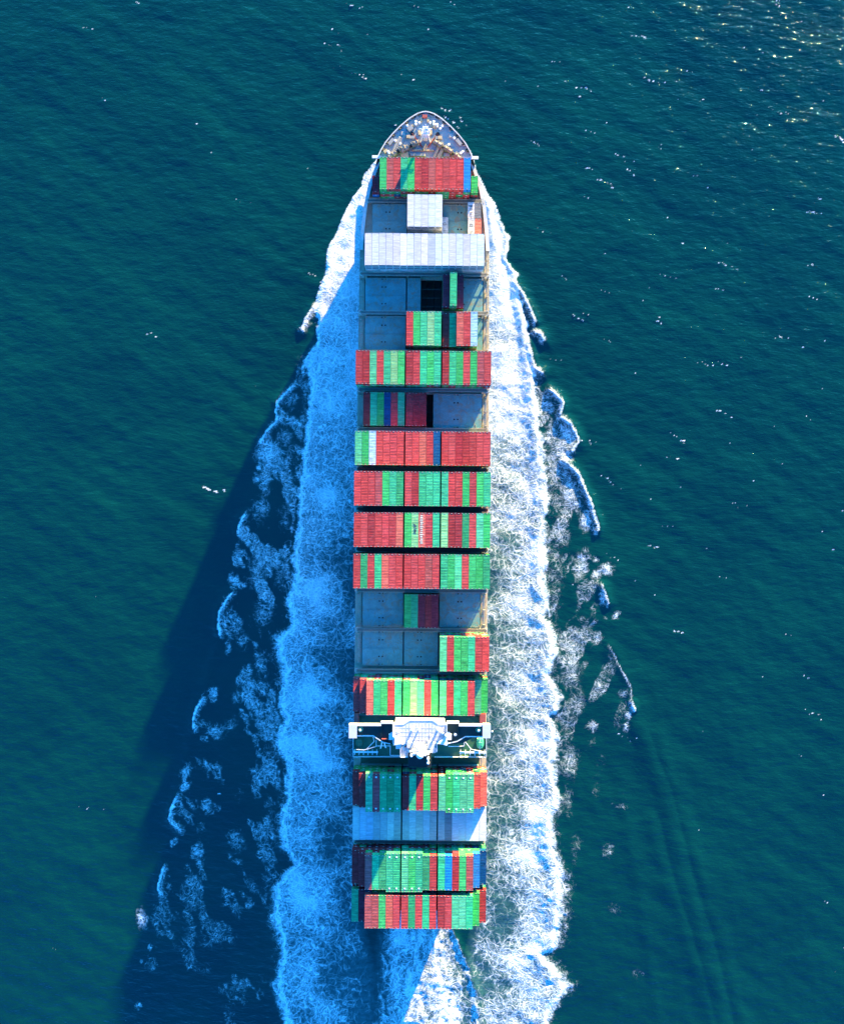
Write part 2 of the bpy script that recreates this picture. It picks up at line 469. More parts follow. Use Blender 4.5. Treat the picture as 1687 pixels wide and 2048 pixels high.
for a in ((1090,812,20,38,15,.72),(1135,872,16,30,-20,.93),(1124,902,24,40,0,.82),(1104,868,14,30,0,.75),(1108,945,26,40,0,.68),(1140,985,20,48,-20,.8),
          (1170,1042,16,22,0,.9),(1126,1075,20,20,0,.66),(1120,1010,28,34,0,.55),(1162,1131,18,36,15,.74),(1109,1133,22,60,0,.52),(1108,1200,14,50,0,.5),(1214,1138,14,15,20,.86),
          (1196,1146,14,9,-30,.8),(1192,1119,11,6,20,.7),(1204,1196,11,18,0,.86),(1233,1231,7,9,0,.8),(1212,1236,9,5,20,.6),(1194,1275,11,18,30,.72),
          (1150,1287,8,26,-10,.52),(1143,1348,24,34,0,.6),(1153,1402,20,30,0,.55),(1199,1375,11,17,0,.66),(1217,1332,10,7,0,.6),(1245,1387,12,14,20,.6),
          (1255,1430,9,15,30,.86),(1252,1453,8,13,0,.76),(1182,1453,14,13,30,.68),(1138,1524,22,42,0,.6),(1140,1444,8,20,0,.5),(1135,1600,14,40,0,.45),
          (1215,1700,14,22,0,.42),(1240,1612,18,10,20,.42),(1150,1700,12,40,0,.4),(1170,1330,10,10,0,.45),(1160,1240,10,10,0,.5),(1275,1950,18,16,0,.36),(1225,1815,22,18,30,.38),(1190,1580,10,16,0,.4),
          (538,905,28,36,0,.9),(531,955,15,42,0,.72),(570,873,20,26,0,.55),(582,796,20,26,0,.62),(577,914,28,38,0,.48),(521,1019,24,36,20,.58),
          (582,987,16,34,0,.48),(572,1030,18,40,0,.46),(484,1064,9,15,0,.9),(518,1133,26,46,15,.62),(560,1150,16,36,0,.46),(472,1163,13,20,-30,.82),(486,1172,9,7,0,.7),
          (467,1246,19,40,-25,.62),(487,1282,14,20,0,.58),(526,1228,26,32,0,.58),(457,1292,9,18,-10,.62),(521,1329,18,32,0,.56),(531,1375,20,24,0,.5),
          (426,1388,13,18,0,.76),(475,1393,16,18,0,.5),(431,1462,24,18,35,.68),(460,1448,14,18,0,.5),(408,1478,12,8,30,.6),(370,1545,11,24,20,.72),(540,1512,24,32,0,.5),(530,1450,16,24,0,.42),
          (369,1571,11,14,0,.84),(413,1613,13,20,-15,.7),(474,1680,20,28,-15,.55),(394,1702,15,18,-20,.7),(349,1684,7,12,0,.66),(400,1655,14,14,0,.45),(385,1765,15,20,0,.62),
          (285,1838,11,24,-10,.8),(342,1872,10,32,-35,.56),(335,1838,12,10,0,.5),(300,1893,4,10,0,.7),(284,1922,4,6,0,.7),(278,2012,6,14,0,.55),(410,1940,14,20,0,.36),(365,1795,18,7,35,.55),(480,1590,12,20,0,.4),
          (540,1610,14,30,0,.42),(530,1760,12,20,0,.42),(604,660,9,9,0,.85),(1086,678,7,9,0,.75)):
    patch(*a)

LB = [(700,600),(772,585),(885,519),(1060,474),(1200,438),(1270,435),(1400,398),(1456,386),(1600,345),(1780,314),(1840,283),(2010,272),(2140,262)]
RB = [(640,1075),(700,1080),(790,1110),(880,1152),(1000,1182),(1060,1194),(1200,1214),(1300,1226),(1400,1262),(1450,1262),(1600,1270),(2140,1290)]
for side, pts, outp, amt in ((-1, LB, L_OUT, 0.60), (1, RB, R_OUT, 0.58)):
    xb = poly_at(pts, PY) ; xo = poly_at(outp, PY)
    t = (PX - xo) / np.where(np.abs(xb - xo) < 5, side * 5, xb - xo)
    z = sstep(0.0, 0.06, t) * (1 - sstep(0.9, 1.02, t)) * sstep(640, 820, PY)
    sk = PX * 0.9 + PY * 0.35 * side
    nz = fbm(sk / 30.0, PY / 62.0, 4, 71 + side, 0.55)
    lvl = 0.485 + 0.06 * sstep(1100, 1900, PY)
    tr = sstep(lvl - 0.05, lvl + 0.14, nz) * (1 - 0.30 * sstep(1300, 2000, PY)) * (1 - 0.25 * sstep(0.25, 0.8, t) * (side > 0))
    if side > 0: tr = tr * (1 - 0.75 * sstep(1350, 1650, PY))
    foam = np.maximum(foam, amt * z * tr)

# loose whitecap flecks, and sun glints painted as foam towards upper right, on the open sea, in short broken strings along the crests
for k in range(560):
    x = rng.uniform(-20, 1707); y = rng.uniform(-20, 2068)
    glint_wgt = 0.05 + 0.95 * sstep(0.42, 1.0, np.float32(0.55 * x / 1687 + 0.55 * (1 - y / 2048)))
    if rng.uniform() > glint_wgt:
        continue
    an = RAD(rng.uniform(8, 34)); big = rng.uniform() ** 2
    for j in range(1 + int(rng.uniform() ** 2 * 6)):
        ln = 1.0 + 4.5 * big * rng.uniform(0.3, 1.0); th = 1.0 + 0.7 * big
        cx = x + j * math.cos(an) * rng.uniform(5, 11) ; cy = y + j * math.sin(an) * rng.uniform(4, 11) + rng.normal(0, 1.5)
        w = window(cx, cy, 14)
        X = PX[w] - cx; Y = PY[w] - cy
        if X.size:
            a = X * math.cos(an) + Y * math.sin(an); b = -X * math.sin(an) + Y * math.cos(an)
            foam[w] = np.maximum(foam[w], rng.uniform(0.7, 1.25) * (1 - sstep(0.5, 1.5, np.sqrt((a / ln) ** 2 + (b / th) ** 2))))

# height: wind sea running with the light, ship's waves, churned foam
Zs = np.zeros_like(GX)
wdir = RAD(25.0)
for k in range(46):
    lam = 5.0 * (1.085 ** k) * rng.uniform(0.9, 1.1)
    th = wdir + rng.normal(0, 0.55)
    kx, ky = math.sin(th) * 2 * math.pi / lam, math.cos(th) * 2 * math.pi / lam
    amp = 0.0022 * lam ** 0.80
    if lam > 12: amp *= (12 / lam) ** 0.45
    if lam > 60: amp *= (60 / lam) ** 1.5
    Zs += amp * np.sin(kx * GX + ky * GY + rng.uniform(0, 6.28)) * (0.4 + 1.2 * vnoise(GX / (lam * 3.5) + k, GY / (lam * 3.5), 40 + k))
turb = (fbm(GX / 2.6, GY / 2.6, 4, 21, 0.6) - 0.5)
turb2 = (fbm(GX / 7.5, GY / 7.5, 3, 31) - 0.5)
Zs = Zs + ridge * 1.0 + foam * (turb * 0.42 + turb2 * 0.55) * (1 - 0.35 * milk)
Zs = Zs + stern * (turb * 0.55 + turb2 * 0.5) * (PY > 1780)
Zs = Zs * far_fade
ny, nx = GX.shape
verts = np.empty((ny * nx, 3), dtype=np.float32)
verts[:, 0] = GX.ravel(); verts[:, 1] = GY.ravel(); verts[:, 2] = Zs.ravel()
ii = np.arange(ny * nx).reshape(ny, nx)
quads = np.stack([ii[:-1, :-1], ii[:-1, 1:], ii[1:, 1:], ii[1:, :-1]], -1).reshape(-1, 4).astype(np.int32)
me = bpy.data.meshes.new('sea')
me.vertices.add(len(verts)); me.vertices.foreach_set('co', verts.ravel())
me.loops.add(quads.size); me.loops.foreach_set('vertex_index', quads.ravel())
me.polygons.add(len(quads)); me.polygons.foreach_set('loop_start', np.arange(0, quads.size, 4, dtype=np.int32))
me.update(calc_edges=True)
me.polygons.foreach_set('use_smooth', np.ones(len(quads), dtype=bool))
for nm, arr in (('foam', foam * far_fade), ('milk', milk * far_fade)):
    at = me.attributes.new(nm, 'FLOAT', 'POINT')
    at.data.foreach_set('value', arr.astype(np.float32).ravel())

def sea_material():
    N = NT('sea_water')
    pos = N.n('NewGeometry').outputs['Position']
    flat = N.vmath('MULTIPLY', pos, (1, 1, 0))
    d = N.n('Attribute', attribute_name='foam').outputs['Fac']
    mk = N.n('Attribute', attribute_name='milk').outputs['Fac']
    # warped coordinates so that the foam net curls
    w1 = N.vmath('SCALE', N.vmath('SUBTRACT', N.noise(flat, 0.16, 2.0).outputs['Color'], (0.5, 0.5, 0.5)), 6.5)
    w2 = N.vmath('SCALE', N.vmath('SUBTRACT', N.noise(flat, 0.6, 2.0).outputs['Color'], (0.5, 0.5, 0.5)), 1.15)
    wp = N.vmath('MULTIPLY', N.vmath('ADD', N.vmath('ADD', flat, w1), w2), (1, 1, 0))
    def cells(scale, thick):
        v = N.n('TexVoronoi', feature='DISTANCE_TO_EDGE', voronoi_dimensions='2D')
        N.l(wp, v.inputs['Vector']); v.inputs['Scale'].default_value = scale
        return N.rng(v.outputs['Distance'], 0.0, thick, 1.0, 0.0)
    l1 = cells(0.24, 0.17); l2 = cells(0.58, 0.24); l3 = cells(1.45, 0.36)
    lace = N.math('MAXIMUM', N.math('MULTIPLY', l1, N.rng(mk, 0.2, 0.8, 0.15, 1.0)), N.math('MAXIMUM', N.math('MULTIPLY', l2, 0.80), N.math('MULTIPLY', l3, N.rng(mk, 0.2, 0.8, 0.72, 0.5))))
    n = N.noise(wp, 0.55, 6.0, 0.68).outputs[0]
    nb = N.noise(flat, 0.13, 3.0, 0.6).outputs[0]
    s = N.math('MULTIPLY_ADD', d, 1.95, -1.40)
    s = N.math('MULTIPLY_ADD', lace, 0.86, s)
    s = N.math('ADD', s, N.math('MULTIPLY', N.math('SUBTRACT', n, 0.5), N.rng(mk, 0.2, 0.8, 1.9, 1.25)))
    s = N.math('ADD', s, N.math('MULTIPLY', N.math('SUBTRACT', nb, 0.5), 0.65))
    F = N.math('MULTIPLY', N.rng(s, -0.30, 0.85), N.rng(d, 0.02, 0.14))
    # water body
    big = N.noise(flat, 0.02, 4.0, 0.6).outputs[0]
    deep = N.mix(N.rng(big, 0.35, 0.65), (0.0010, 0.036, 0.038, 1), (0.0012, 0.044, 0.041, 1))
    aer = N.math('MULTIPLY', mk, N.rng(n, 0.25, 0.7, 0.15, 0.6))
    body = N.mix(aer, deep, (0.075, 0.20, 0.21, 1))
    # ripples for the sparkle
    mp = N.n('Mapping', vector_type='POINT')
    mp.inputs['Rotation'].default_value = (0, 0, RAD(25.0))
    mp.inputs['Scale'].default_value = (0.42, 1.0, 1.0)
    N.l(flat, mp.inputs['Vector'])
    r1 = N.noise(mp.outputs[0], 0.42, 3.0, 0.5).outputs[0]
    r2 = N.noise(mp.outputs[0], 1.7, 3.0, 0.6).outputs[0]
    hgt = N.math('ADD', N.math('MULTIPLY', r1, 1.15), N.math('MULTIPLY', r2, 0.26))
    bp = N.n('Bump'); bp.inputs['Strength'].default_value = 1.0; bp.inputs['Distance'].default_value = 0.68
    N.l(hgt, bp.inputs['Height'])
    bs = N.n('Bump'); bs.inputs['Strength'].default_value = 1.0; bs.inputs['Distance'].default_value = 0.20
    N.l(hgt, bs.inputs['Height'])
    dif = N.n('BsdfDiffuse'); N.l(body, dif.inputs[0]); N.l(bs.outputs[0], dif.inputs['Normal'])
    gl = N.n('BsdfGlossy'); gl.inputs['Roughness'].default_value = 0.055; gl.inputs[0].default_value = (0.72, 0.88, 1.0, 1)
    N.l(bp.outputs[0], gl.inputs['Normal'])
    fr = N.n('Fresnel'); fr.inputs[0].default_value = 1.33; N.l(bp.outputs[0], fr.inputs['Normal'])
    wat = N.n('MixShader'); N.l(fr.outputs[0], wat.inputs[0]); N.l(dif.outputs[0], wat.inputs[1]); N.l(gl.outputs[0], wat.inputs[2])
    # foam
    def lines(scale, th):
        v = N.n('TexVoronoi', feature='DISTANCE_TO_EDGE', voronoi_dimensions='2D')
        N.l(wp, v.inputs['Vector']); v.inputs['Scale'].default_value = scale
        return N.rng(v.outputs['Distance'], 0.0, th, 1.0, 0.0)
    nl = N.rng(N.noise(flat, 0.3, 3.0, 0.6).outputs[0], 0.35, 0.62)
    web = N.math('MAXIMUM', N.math('MULTIPLY', lines(0.34, 0.085), nl), N.math('MULTIPLY', lines(0.85, 0.12), 0.80))
    nf = N.noise(wp, 1.5, 4.0, 0.65).outputs[0]
    tx = N.math('ADD', N.math('MULTIPLY', web, 0.92), N.rng(nf, 0.3, 0.7, -0.09, 0.12, False))
    tx = N.math('ADD', tx, N.rng(n, 0.3, 0.7, 0.26, 0.58, False))
    thick = N.rng(d, 0.80, 0.97, -0.14, 0.20)
    tx = N.math('MINIMUM', N.math('ADD', tx, thick), 0.92)
    fcol = N.mix(N.rng(tx, 0.2, 0.9, 0.0, 1.0, False), (0.23, 0.33, 0.34, 1), (0.95, 0.95, 0.95, 1))
    fb = N.n('Bump'); fb.inputs['Strength'].default_value = 0.5; fb.inputs['Distance'].default_value = 0.10
    N.l(N.math('ADD', N.math('MULTIPLY', n, 1.6), lace), fb.inputs['Height'])
    fd = N.n('BsdfDiffuse'); fd.inputs[1].default_value = 0.2
    N.l(fb.outputs[0], fd.inputs['Normal']); N.l(fcol, fd.inputs[0])
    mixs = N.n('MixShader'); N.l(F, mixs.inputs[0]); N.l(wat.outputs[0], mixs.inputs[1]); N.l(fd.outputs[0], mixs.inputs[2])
    N.l(mixs.outputs[0], N.out.inputs[0])
    return N.m
me.materials.append(sea_material())
sea = bpy.data.objects.new('water', me)
COL.objects.link(sea)
tag(sea, 'dark teal sea with foaming white wake along both sides of the ship', 'sea', kind='structure')

# ------------------------------------------------------------------ the ship
ship = empty('container_ship', None, (X0, 0, 0), -HEAD)
tag(ship, 'long container ship seen from above with white bridge and grey bow', 'ship')

DECK_B = [(-147, 21.5), (-142, 23.6), (-130, 24.4), (20, 24.4), (70, 24.1), (96, 23.8), (104, 23.2), (112, 22.3), (119, 20.9), (124, 19.2), (129.2, 17.3)]
FC_B = [(129.2, 16.9), (131.4, 15.9), (134, 14.4), (137, 12.0), (140, 9.1), (142.8, 5.9), (144.6, 3.0), (145.2, 1.1)]
def half_at(v):
    p = DECK_B + FC_B[1:]
    return float(np.interp(v, [a for a, b in p], [b for a, b in p]))

# hull shell
hb = MB()
st = sorted(set([a for a, b in DECK_B] + [a for a, b in FC_B[1:]]))
rings = []
for v in st:
    b = half_at(v)
    zt = 14.3 if v < 129.0 else 19.8
    wl = 24.4 * float(np.clip((139.0 - v) / 66.0, 0, 1)) ** 0.62 if v > 70 else min(b, 24.4)
    if v < -125: wl = b * (0.45 + 0.55 * (v + 147) / 22)
    wl = max(min(wl, b * 0.97), 0.15)
    lv = v - max(0, (v - 118)) * 0.18
    rings.append([(-b, v, zt), (-(b * 0.55 + wl * 0.45), v - (v - lv) * 0.4, 7.0), (-wl, lv, -2.5), (wl, lv, -2.5), (b * 0.55 + wl * 0.45, v - (v - lv) * 0.4, 7.0), (b, v, zt)])
for r in rings: hb.v += r
for i in range(len(rings) - 1):
    for k in range(5):
        a = i * 6 + k
        hb.f.append((a, a + 6, a + 7, a + 1))
hb.f.append(tuple(range(6)))
e = (len(rings) - 1) * 6
hb.f.append(tuple(e + k for k in range(6))[::-1])
hb.build('hull', M['hull'], ship)

# bay table: (key, y0, y1 of container tops at the centreline in the photo, tier top height)
T, TR = 2.6, 2.9
BAYS = {
    'b1': (315.0, 378.5, 4, T), 'b1w': (388.8, 453.0, 4, TR), 'b2': (467.5, 530.0, 4, TR), 'b3': (548.0, 614.5, 3, T),
    'b4': (622.5, 690.5, 4, T), 'b5': (701.5, 768.5, 4, T), 'b6': (785.0, 852.0, 2, T), 'b7': (862.5, 930.5, 4, T),
    'b8': (942.5, 1012.5, 5, T), 'b9': (1025.0, 1095.0, 5, T), 'b10': (1108.0, 1178.0, 5, T), 'b11': (1188.5, 1256.5, 2, T),
    'b12': (1272.0, 1343.5, 5, T), 'b13': (1361.0, 1431.5, 5, T), 'b14': (1551.5, 1621.5, 5, T), 'b15': (1613.0, 1681.0, 2, TR),
    'b16': (1711.0, 1781.0, 5, T), 'b17': (1791.5, 1857.5, 5, T)}
def bay_v(key):
    y0, y1, n, t = BAYS[key]
    z = Z_HATCH + n * t
    k = (CAM_H - z) / FPX
    return (1024 - (y0 + y1) / 2) * k, min(12.19, max(11.35, (y1 - y0) * k))
BV = {k: bay_v(k) for k in BAYS}

# main deck: side passages and cross decks leave the hatchways open
open_bays = [k for k in BAYS]
dk = MB()
vs = np.linspace(-146.5, 129.0, 56)
for s in (-1, 1):
    for a, b in zip(vs[:-1], vs[1:]):
        ba, bb = half_at(a) - 0.05, half_at(b) - 0.05
        ia, ib = min(21.9, ba - 1.2), min(21.9, bb - 1.2)
        pts = [(s * ia, a), (s * ba, a), (s * bb, b), (s * ib, b)]
        dk.prism(pts, 14.2, Z_DECK)
    dk.build('main_deck', M['deck'], ship); dk = MB()
order = list(BAYS)
for k, k2 in zip(order[:-1], order[1:]):
    va, vb = BV[k][0] - 6.2, BV[k2][0] + 6.2
    if va - vb > 0.3:
        w = min(21.85, half_at((va + vb) / 2) - 1.3)
        MB().box(-w, w, vb, va, 14.1, Z_DECK - 0.02).build('cross_deck', M['green'] if k == 'b13' else (M['shade_grating'] if k in ('b7', 'b8', 'b9', 'b15', 'b16', 'b14') else M['deck']), ship)  # cross decks in tight gaps take the colour with shade painted in
for k in ('b1', 'b1w', 'b2'):
    w = half_at(BV[k][0] + 6.2) - 1.1; w2 = half_at(BV[k][0] - 6.2) - 1.1
    MB().prism([(-w2, BV[k][0] - 6.19), (w2, BV[k][0] - 6.19), (w, BV[k][0] + 6.19), (-w, BV[k][0] + 6.19)], 14.05, Z_DECK - 0.03).build('cross_deck', M['deck'], ship)
MB().box(-15.0, 15.0, BV['b1'][0] + 6.2, 129.1, 14.1, Z_DECK - 0.02).build('cross_deck', M['deck'], ship)
MB().box(-19.5, 19.5, -146.9, BV['b17'][0] - 5.9, 14.1, Z_DECK - 0.02).build('cross_deck', M['green'], ship)
MB().box(-21.8, 21.8, -140, 126, 1.5, 2.0).build('hold_floor', M['hold'], ship)

# gunwale plating along the bow shoulders
for s in (-1, 1):
    g = MB()
    gv = [129.1, 126.5, 124, 121, 119, 115, 112, 108, 104, 100, 96]
    for a, b in zip(gv[:-1], gv[1:]):
        ha, hb_ = half_at(a), half_at(b)
        g.quad_box([(s * (ha - 1.2), a, 16.6), (s * (ha + 0.1), a, 16.6), (s * (hb_ + 0.1), b, 16.6), (s * (hb_ - 1.2), b, 16.6),
                    (s * (ha - 1.2), a, 17.0), (s * (ha + 0.1), a, 17.0), (s * (hb_ + 0.1), b, 17.0), (s * (hb_ - 1.2), b, 17.0)][::1] if s > 0 else
                   [(s * (ha + 0.1), a, 16.6), (s * (ha - 1.2), a, 16.6), (s * (hb_ - 1.2), b, 16.6), (s * (hb_ + 0.1), b, 16.6),
                    (s * (ha + 0.1), a, 17.0), (s * (ha - 1.2), a, 17.0), (s * (hb_ - 1.2), b, 17.0), (s * (hb_ + 0.1), b, 17.0)])
        g.quad_box([(s * (ha - 0.15), a, 14.3), (s * (ha), a, 14.3), (s * hb_, b, 14.3), (s * (hb_ - 0.15), b, 14.3),
                    (s * (ha - 0.15), a, 16.6), (s * (ha), a, 16.6), (s * hb_, b, 16.6), (s * (hb_ - 0.15), b, 16.6)])
    g.build('gunwale', M['gunwale'], ship)
    # thin rail along the parallel body
    r = MB()
    rv = np.linspace(96, -144, 80)
    for z in (15.05, 15.6):
        for a, b in zip(rv[:-1], rv[1:]):
            r.bar((s * (half_at(a) - 0.12), a, z), (s * (half_at(b) - 0.12), b, z), 0.045)
    for a in rv:
        r.bar((s * (half_at(a) - 0.12), a, Z_DECK), (s * (half_at(a) - 0.12), a, 15.6), 0.045)
    r.build('side_rail', M['steel'], ship)

# hatch covers
sock = MB().lathe([(0.30, 0.0), (0.30, 0.06), (0.18, 0.065)], seg=10).mesh('socket', M['black'])
def hatch(key, r0, r1, sockets=True):
    v, ln = BV[key]
    u0, u1 = row_u(r0) - ROW / 2 + 0.02, row_u(r1) + ROW / 2 - 0.02
    hl = 6.45 if key not in ('b1', 'b1w', 'b2') else 6.1
    h = MB().box(u0, u1, v - hl, v + hl, Z_DECK + 0.2, Z_HATCH)
    o = h.build('hatch_cover', M['hatch'], ship)
    # stiffener ridges and the rim of the panel
    MB().box(u0 + 0.1, u1 - 0.1, v - 0.28, v - 0.10, Z_HATCH + 0.002, Z_HATCH + 0.09).build('seam', M['hatch'], o)
    MB().box(u0 + 0.1, u1 - 0.1, v + 0.10, v + 0.28, Z_HATCH + 0.002, Z_HATCH + 0.09).build('seam', M['hatch'], o)
    for e in (v + hl - 0.3, v - hl + 0.12):
        MB().box(u0, u1, e, e + 0.18, Z_HATCH + 0.002, Z_HATCH + 0.12).build('rim', M['steel'], o)
    fit = MB()
    for i in range(r0, r1 + 1):
        for e in (-1, 1):
            for du in (-0.95, 0.95):
                uu = row_u(i) + du; ve = v + e * (hl - 0.55)
                fit.box(uu - 0.13, uu + 0.13, ve - 0.16, ve + 0.16, Z_HATCH + 0.002, Z_HATCH + 0.2)
                if random.random() < 0.5:
                    fit.bar((uu, ve - e * 0.3, Z_HATCH + 0.05), (uu + random.uniform(-.5, .5), ve - e * random.uniform(0.9, 2.0), Z_HATCH + 0.05), 0.05)
    tag(fit.build('lashing_fitting', M['tan'], o), kind='stuff')
    if sockets and r1 - r0 > 2:
        uc = (u0 + u1) / 2 - 0.6 if r0 != 12 else (u0 + u1) / 2 - 0.1
        for dv in (3.05, -3.05, 6.0, -6.0):
            for du in (-0.62, 0.62):
                put('socket', sock, o, (uc + du, v + dv, Z_HATCH + 0.003))
    return o
for key in BAYS:
    if key == 'b1':
        hatch(key, 4, 8); hatch(key, 9, 14)
    elif key == 'b1w':
        hatch(key, 2, 6); hatch(key, 7, 11); hatch(key, 12, 16)
    elif key == 'b3':
        hatch(key, 1, 6); hatch(key, 7, 8, False); hatch(key, 12, 17)
    elif key == 'b6':
        hatch(key, 1, 6); hatch(key, 7, 9, False); hatch(key, 11, 17)
    else:
        hatch(key, 1, 6); hatch(key, 7, 11); hatch(key, 12, 17)
# cell guides in the two open hatchways
for key, r0, r1 in (('b3', 9, 11), ('b6', 10, 10)):
    v, ln = BV[key]
    for i in range(r0, r1 + 2):
        u = row_u(min(i, 11)) - ROW / 2 + (ROW if i == 12 else 0)
        for dv in (-6.3, -3.2, 0, 3.2, 6.3):
            MB().box(u - 0.09, u + 0.09, v + dv - 0.09, v + dv + 0.09, 2.0, 14.6).build('cell_guide', M['hold'], ship)
    for dv in (-3.2, 0, 3.2):
        MB().box(row_u(r0) - ROW / 2, row_u(r1) + ROW / 2, v + dv - 0.12, v + dv + 0.12, 12.6, 12.85).build('hold_beam', M['hold'], ship)

# stanchions and pipes on the side passages
for s in (-1, 1):
    for k in order[2:]:
        v = BV[k][0]
        u = s * 23.1
        fr = MB()
        for dv in (-5.4, 0.0, 5.4):
            fr.box(u - 0.35, u + 0.35, v + dv - 0.12, v + dv + 0.12, Z_DECK, 16.4)
        fr.box(u - 0.10, u + 0.10, v - 5.5, v + 5.5, 16.2, 16.42)
        fr.build('container_pedestal', M['steel'], ship)
        pp = MB()
        pp.bar((s * 22.2, v - 6.4, 14.75), (s * 22.2, v + 6.4, 14.75), 0.12)
        pp.bar((s * 23.7, v - 6.4, 14.7), (s * 23.7, v + 6.4, 14.7), 0.09)
        pp.build('pipe', M['steel'], ship)

# lashing bridges across the deck between bays
def lashing(va, vb, ztop):
    v = (va + vb) / 2
    wd = min(0.62, abs(va - vb) * 0.36)
    B = min(24.3, half_at(v) - 0.15); K = B / 24.3
    b = MB().box(-23.3 * K, 23.3 * K, v - wd, v + wd, ztop - 0.12, ztop)
    o = b.build('lashing_bridge', M['shade_grating'] if ztop > 20 else M['walkway'], ship)
    for sgn in (-1, 1):
        r = MB()
        for z in (0.55, 1.05):
            r.bar((-23.2 * K, v + sgn * (wd - 0.06), ztop + z), (23.2 * K, v + sgn * (wd - 0.06), ztop + z), 0.04)
        for i in range(19):
            u = (-22.8 + i * 45.6 / 18) * K
            r.bar((u, v + sgn * (wd - 0.06), ztop), (u, v + sgn * (wd - 0.06), ztop + 1.05), 0.045)
        r.build('handrail', M['shade_grating'] if ztop > 20 else M['steel'], o)
    for u in [row_u(i) - ROW / 2 for i in (0, 1, 4, 7, 9, 12, 15, 18)] + [row_u(18) + ROW / 2 - 0.1]:
        u *= K
        MB().box(u - 0.16, u + 0.16, v - wd * 0.8, v + wd * 0.8, Z_DECK, ztop - 0.13).build('post', M['steel'], o)
    for s in (-1, 1):       # bent ladder hoops and platforms at the ends
        hpt = MB()
        arc = [(s * (B - 0.4 - 0.9 * (1 - math.cos(a))), v + 0.9 * math.sin(a) * 1.0, ztop + 1.1 - 0.0 * a) for a in np.linspace(-1.5, 1.5, 7)]
        for p, q in zip(arc[:-1], arc[1:]):
            hpt.bar(p, q, 0.09)
        hpt.build('ladder_hoop', M['gunwale'], o)
        MB().box(min(s * (B - 1.7), s * B), max(s * (B - 1.7), s * B), v - wd, v + wd, 16.7, 16.85).build('landing', M['steel'], o)
for k, k2, zt in (('b1', 'b1w', 17.2), ('b2', 'b3', 19.4), ('b3', 'b4', 19.0), ('b4', 'b5', 19.4), ('b5', 'b6', 19.6), ('b6', 'b7', 19.6), ('b7', 'b8', 20.5),
                  ('b8', 'b9', 20.5), ('b9', 'b10', 20.5), ('b10', 'b11', 20.0), ('b11', 'b12', 18.6), ('b12', 'b13', 18.8), ('b15', 'b16', 19.0), ('b16', 'b17', 19.6)):
    lashing(BV[k][0] - BV[k][1] / 2, BV[k2][0] + BV[k2][1] / 2, zt)
# spare plates and boxes lying on the starboard passage
for v, du, l, w in ((86, 22.9, 3.0, 0.5), (80, 22.6, 2.2, 0.7), (72, 22.9, 2.5, 0.6), (-28, 22.8, 2.6, 0.5), (42, 22.7, 2.4, 0.6)):
    MB().box(du - w / 2, du + w / 2, v - l / 2, v + l / 2, Z_DECK, Z_DECK + 0.55).build('deck_locker', M['tan'], ship)

# ------------------------------------------------------------------ forecastle
ZF = 20.0
fc = MB()
left = [(-b + 0.25, v) for v, b in FC_B]; right = [(b - 0.25, v) for v, b in FC_B[::-1]]
fc.prism(left + right, 19.6, ZF)
fc.build('forecastle_deck', M['bowdeck'], ship)
MB().box(-16.7, 16.7, 128.95, 129.2, 14.5, 20.0).build('forecastle_bulkhead', M['gunwale'], ship)
for s in (-1, 1):
    bw = MB(); cap = MB()
    pts = [(s * b, v) for v, b in FC_B] + [(0, 145.35)]
    for (ua, va), (ub, vb) in zip(pts[:-1], pts[1:]):
        ka, kb = (1 - 0.35 / max(abs(ua), 0.35)), (1 - 0.35 / max(abs(ub), 0.35))
        bw.quad_box([(ua * 1.005, va, 19.6), (ua * 1.005 - s * 0.14, va - 0.1, 19.6), (ub * 1.005 - s * 0.14, vb - 0.1, 19.6), (ub * 1.005, vb, 19.6),
                     (ua * 1.01, va + 0.05, 20.7), (ua * 1.01 - s * 0.14, va - 0.1, 20.7), (ub * 1.01 - s * 0.14, vb - 0.1, 20.7), (ub * 1.01, vb + 0.05, 20.7)])
        cap.bar((ua * 1.005, va - 0.05, 20.76), (ub * 1.005, vb - 0.05, 20.76), 0.2, 0.06)
        mid = ((ua + ub) / 2, (va + vb) / 2)
    bw.build('bulwark', M['gunwale'], ship)
    cap.build('bulwark_cap', M['gunwale'], ship)
    # bulwark stays
    for k in range(1, 16):
        v = 129.6 + k * 0.95
        b = half_at(v)
        MB().quad_box([(s * (b - 0.9), v - 0.06, ZF), (s * (b - 0.2), v - 0.06, ZF), (s * (b - 0.2), v + 0.06, ZF), (s * (b - 0.9), v + 0.06, ZF),
                       (s * (b - 0.35), v - 0.06, 20.6), (s * (b - 0.2), v - 0.06, 20.6), (s * (b - 0.2), v + 0.06, 20.6), (s * (b - 0.35), v + 0.06, 20.6)]).build('bulwark_stay', M['gunwale'], ship)
    for v in (131.0, 133.6, 136.2, 138.8, 141.0, 142.9, 144.2):
        b = half_at(v); b2 = half_at(v + 0.8)
        MB().bar((s * (b - 0.75), v, ZF + 0.55), (s * (b2 - 0.75), v + 0.9, ZF + 0.3), 0.35, 0.28).build('mooring_port', M['black'], ship)
    # breakwater wing plates at the shoulder
    MB().box(min(s * 16.2, s * 19.3), max(s * 16.2, s * 19.3), 128.6, 129.5, 19.2, 20.1).build('breakwater', M['white'], ship)
# bollards
boll = MB().lathe([(0.30, 0), (0.30, 0.75), (0.46, 0.8), (0.46, 1.0), (0.30, 1.06)], seg=10).mesh('bollard', M['white'])
for px, py in ((831,243),(838,245),(831,248),(860,245),(867,243),(867,248),(873,249),(814,251),(817,257),(884,252),(880,257),(897,289),(800,287),(776,303),(778,306),(791,304),(921,306),(925,303),(908,276),(790,281)):
    u, v = P(px, py, 21)
    put('bollard', boll, ship, (u, v, ZF))
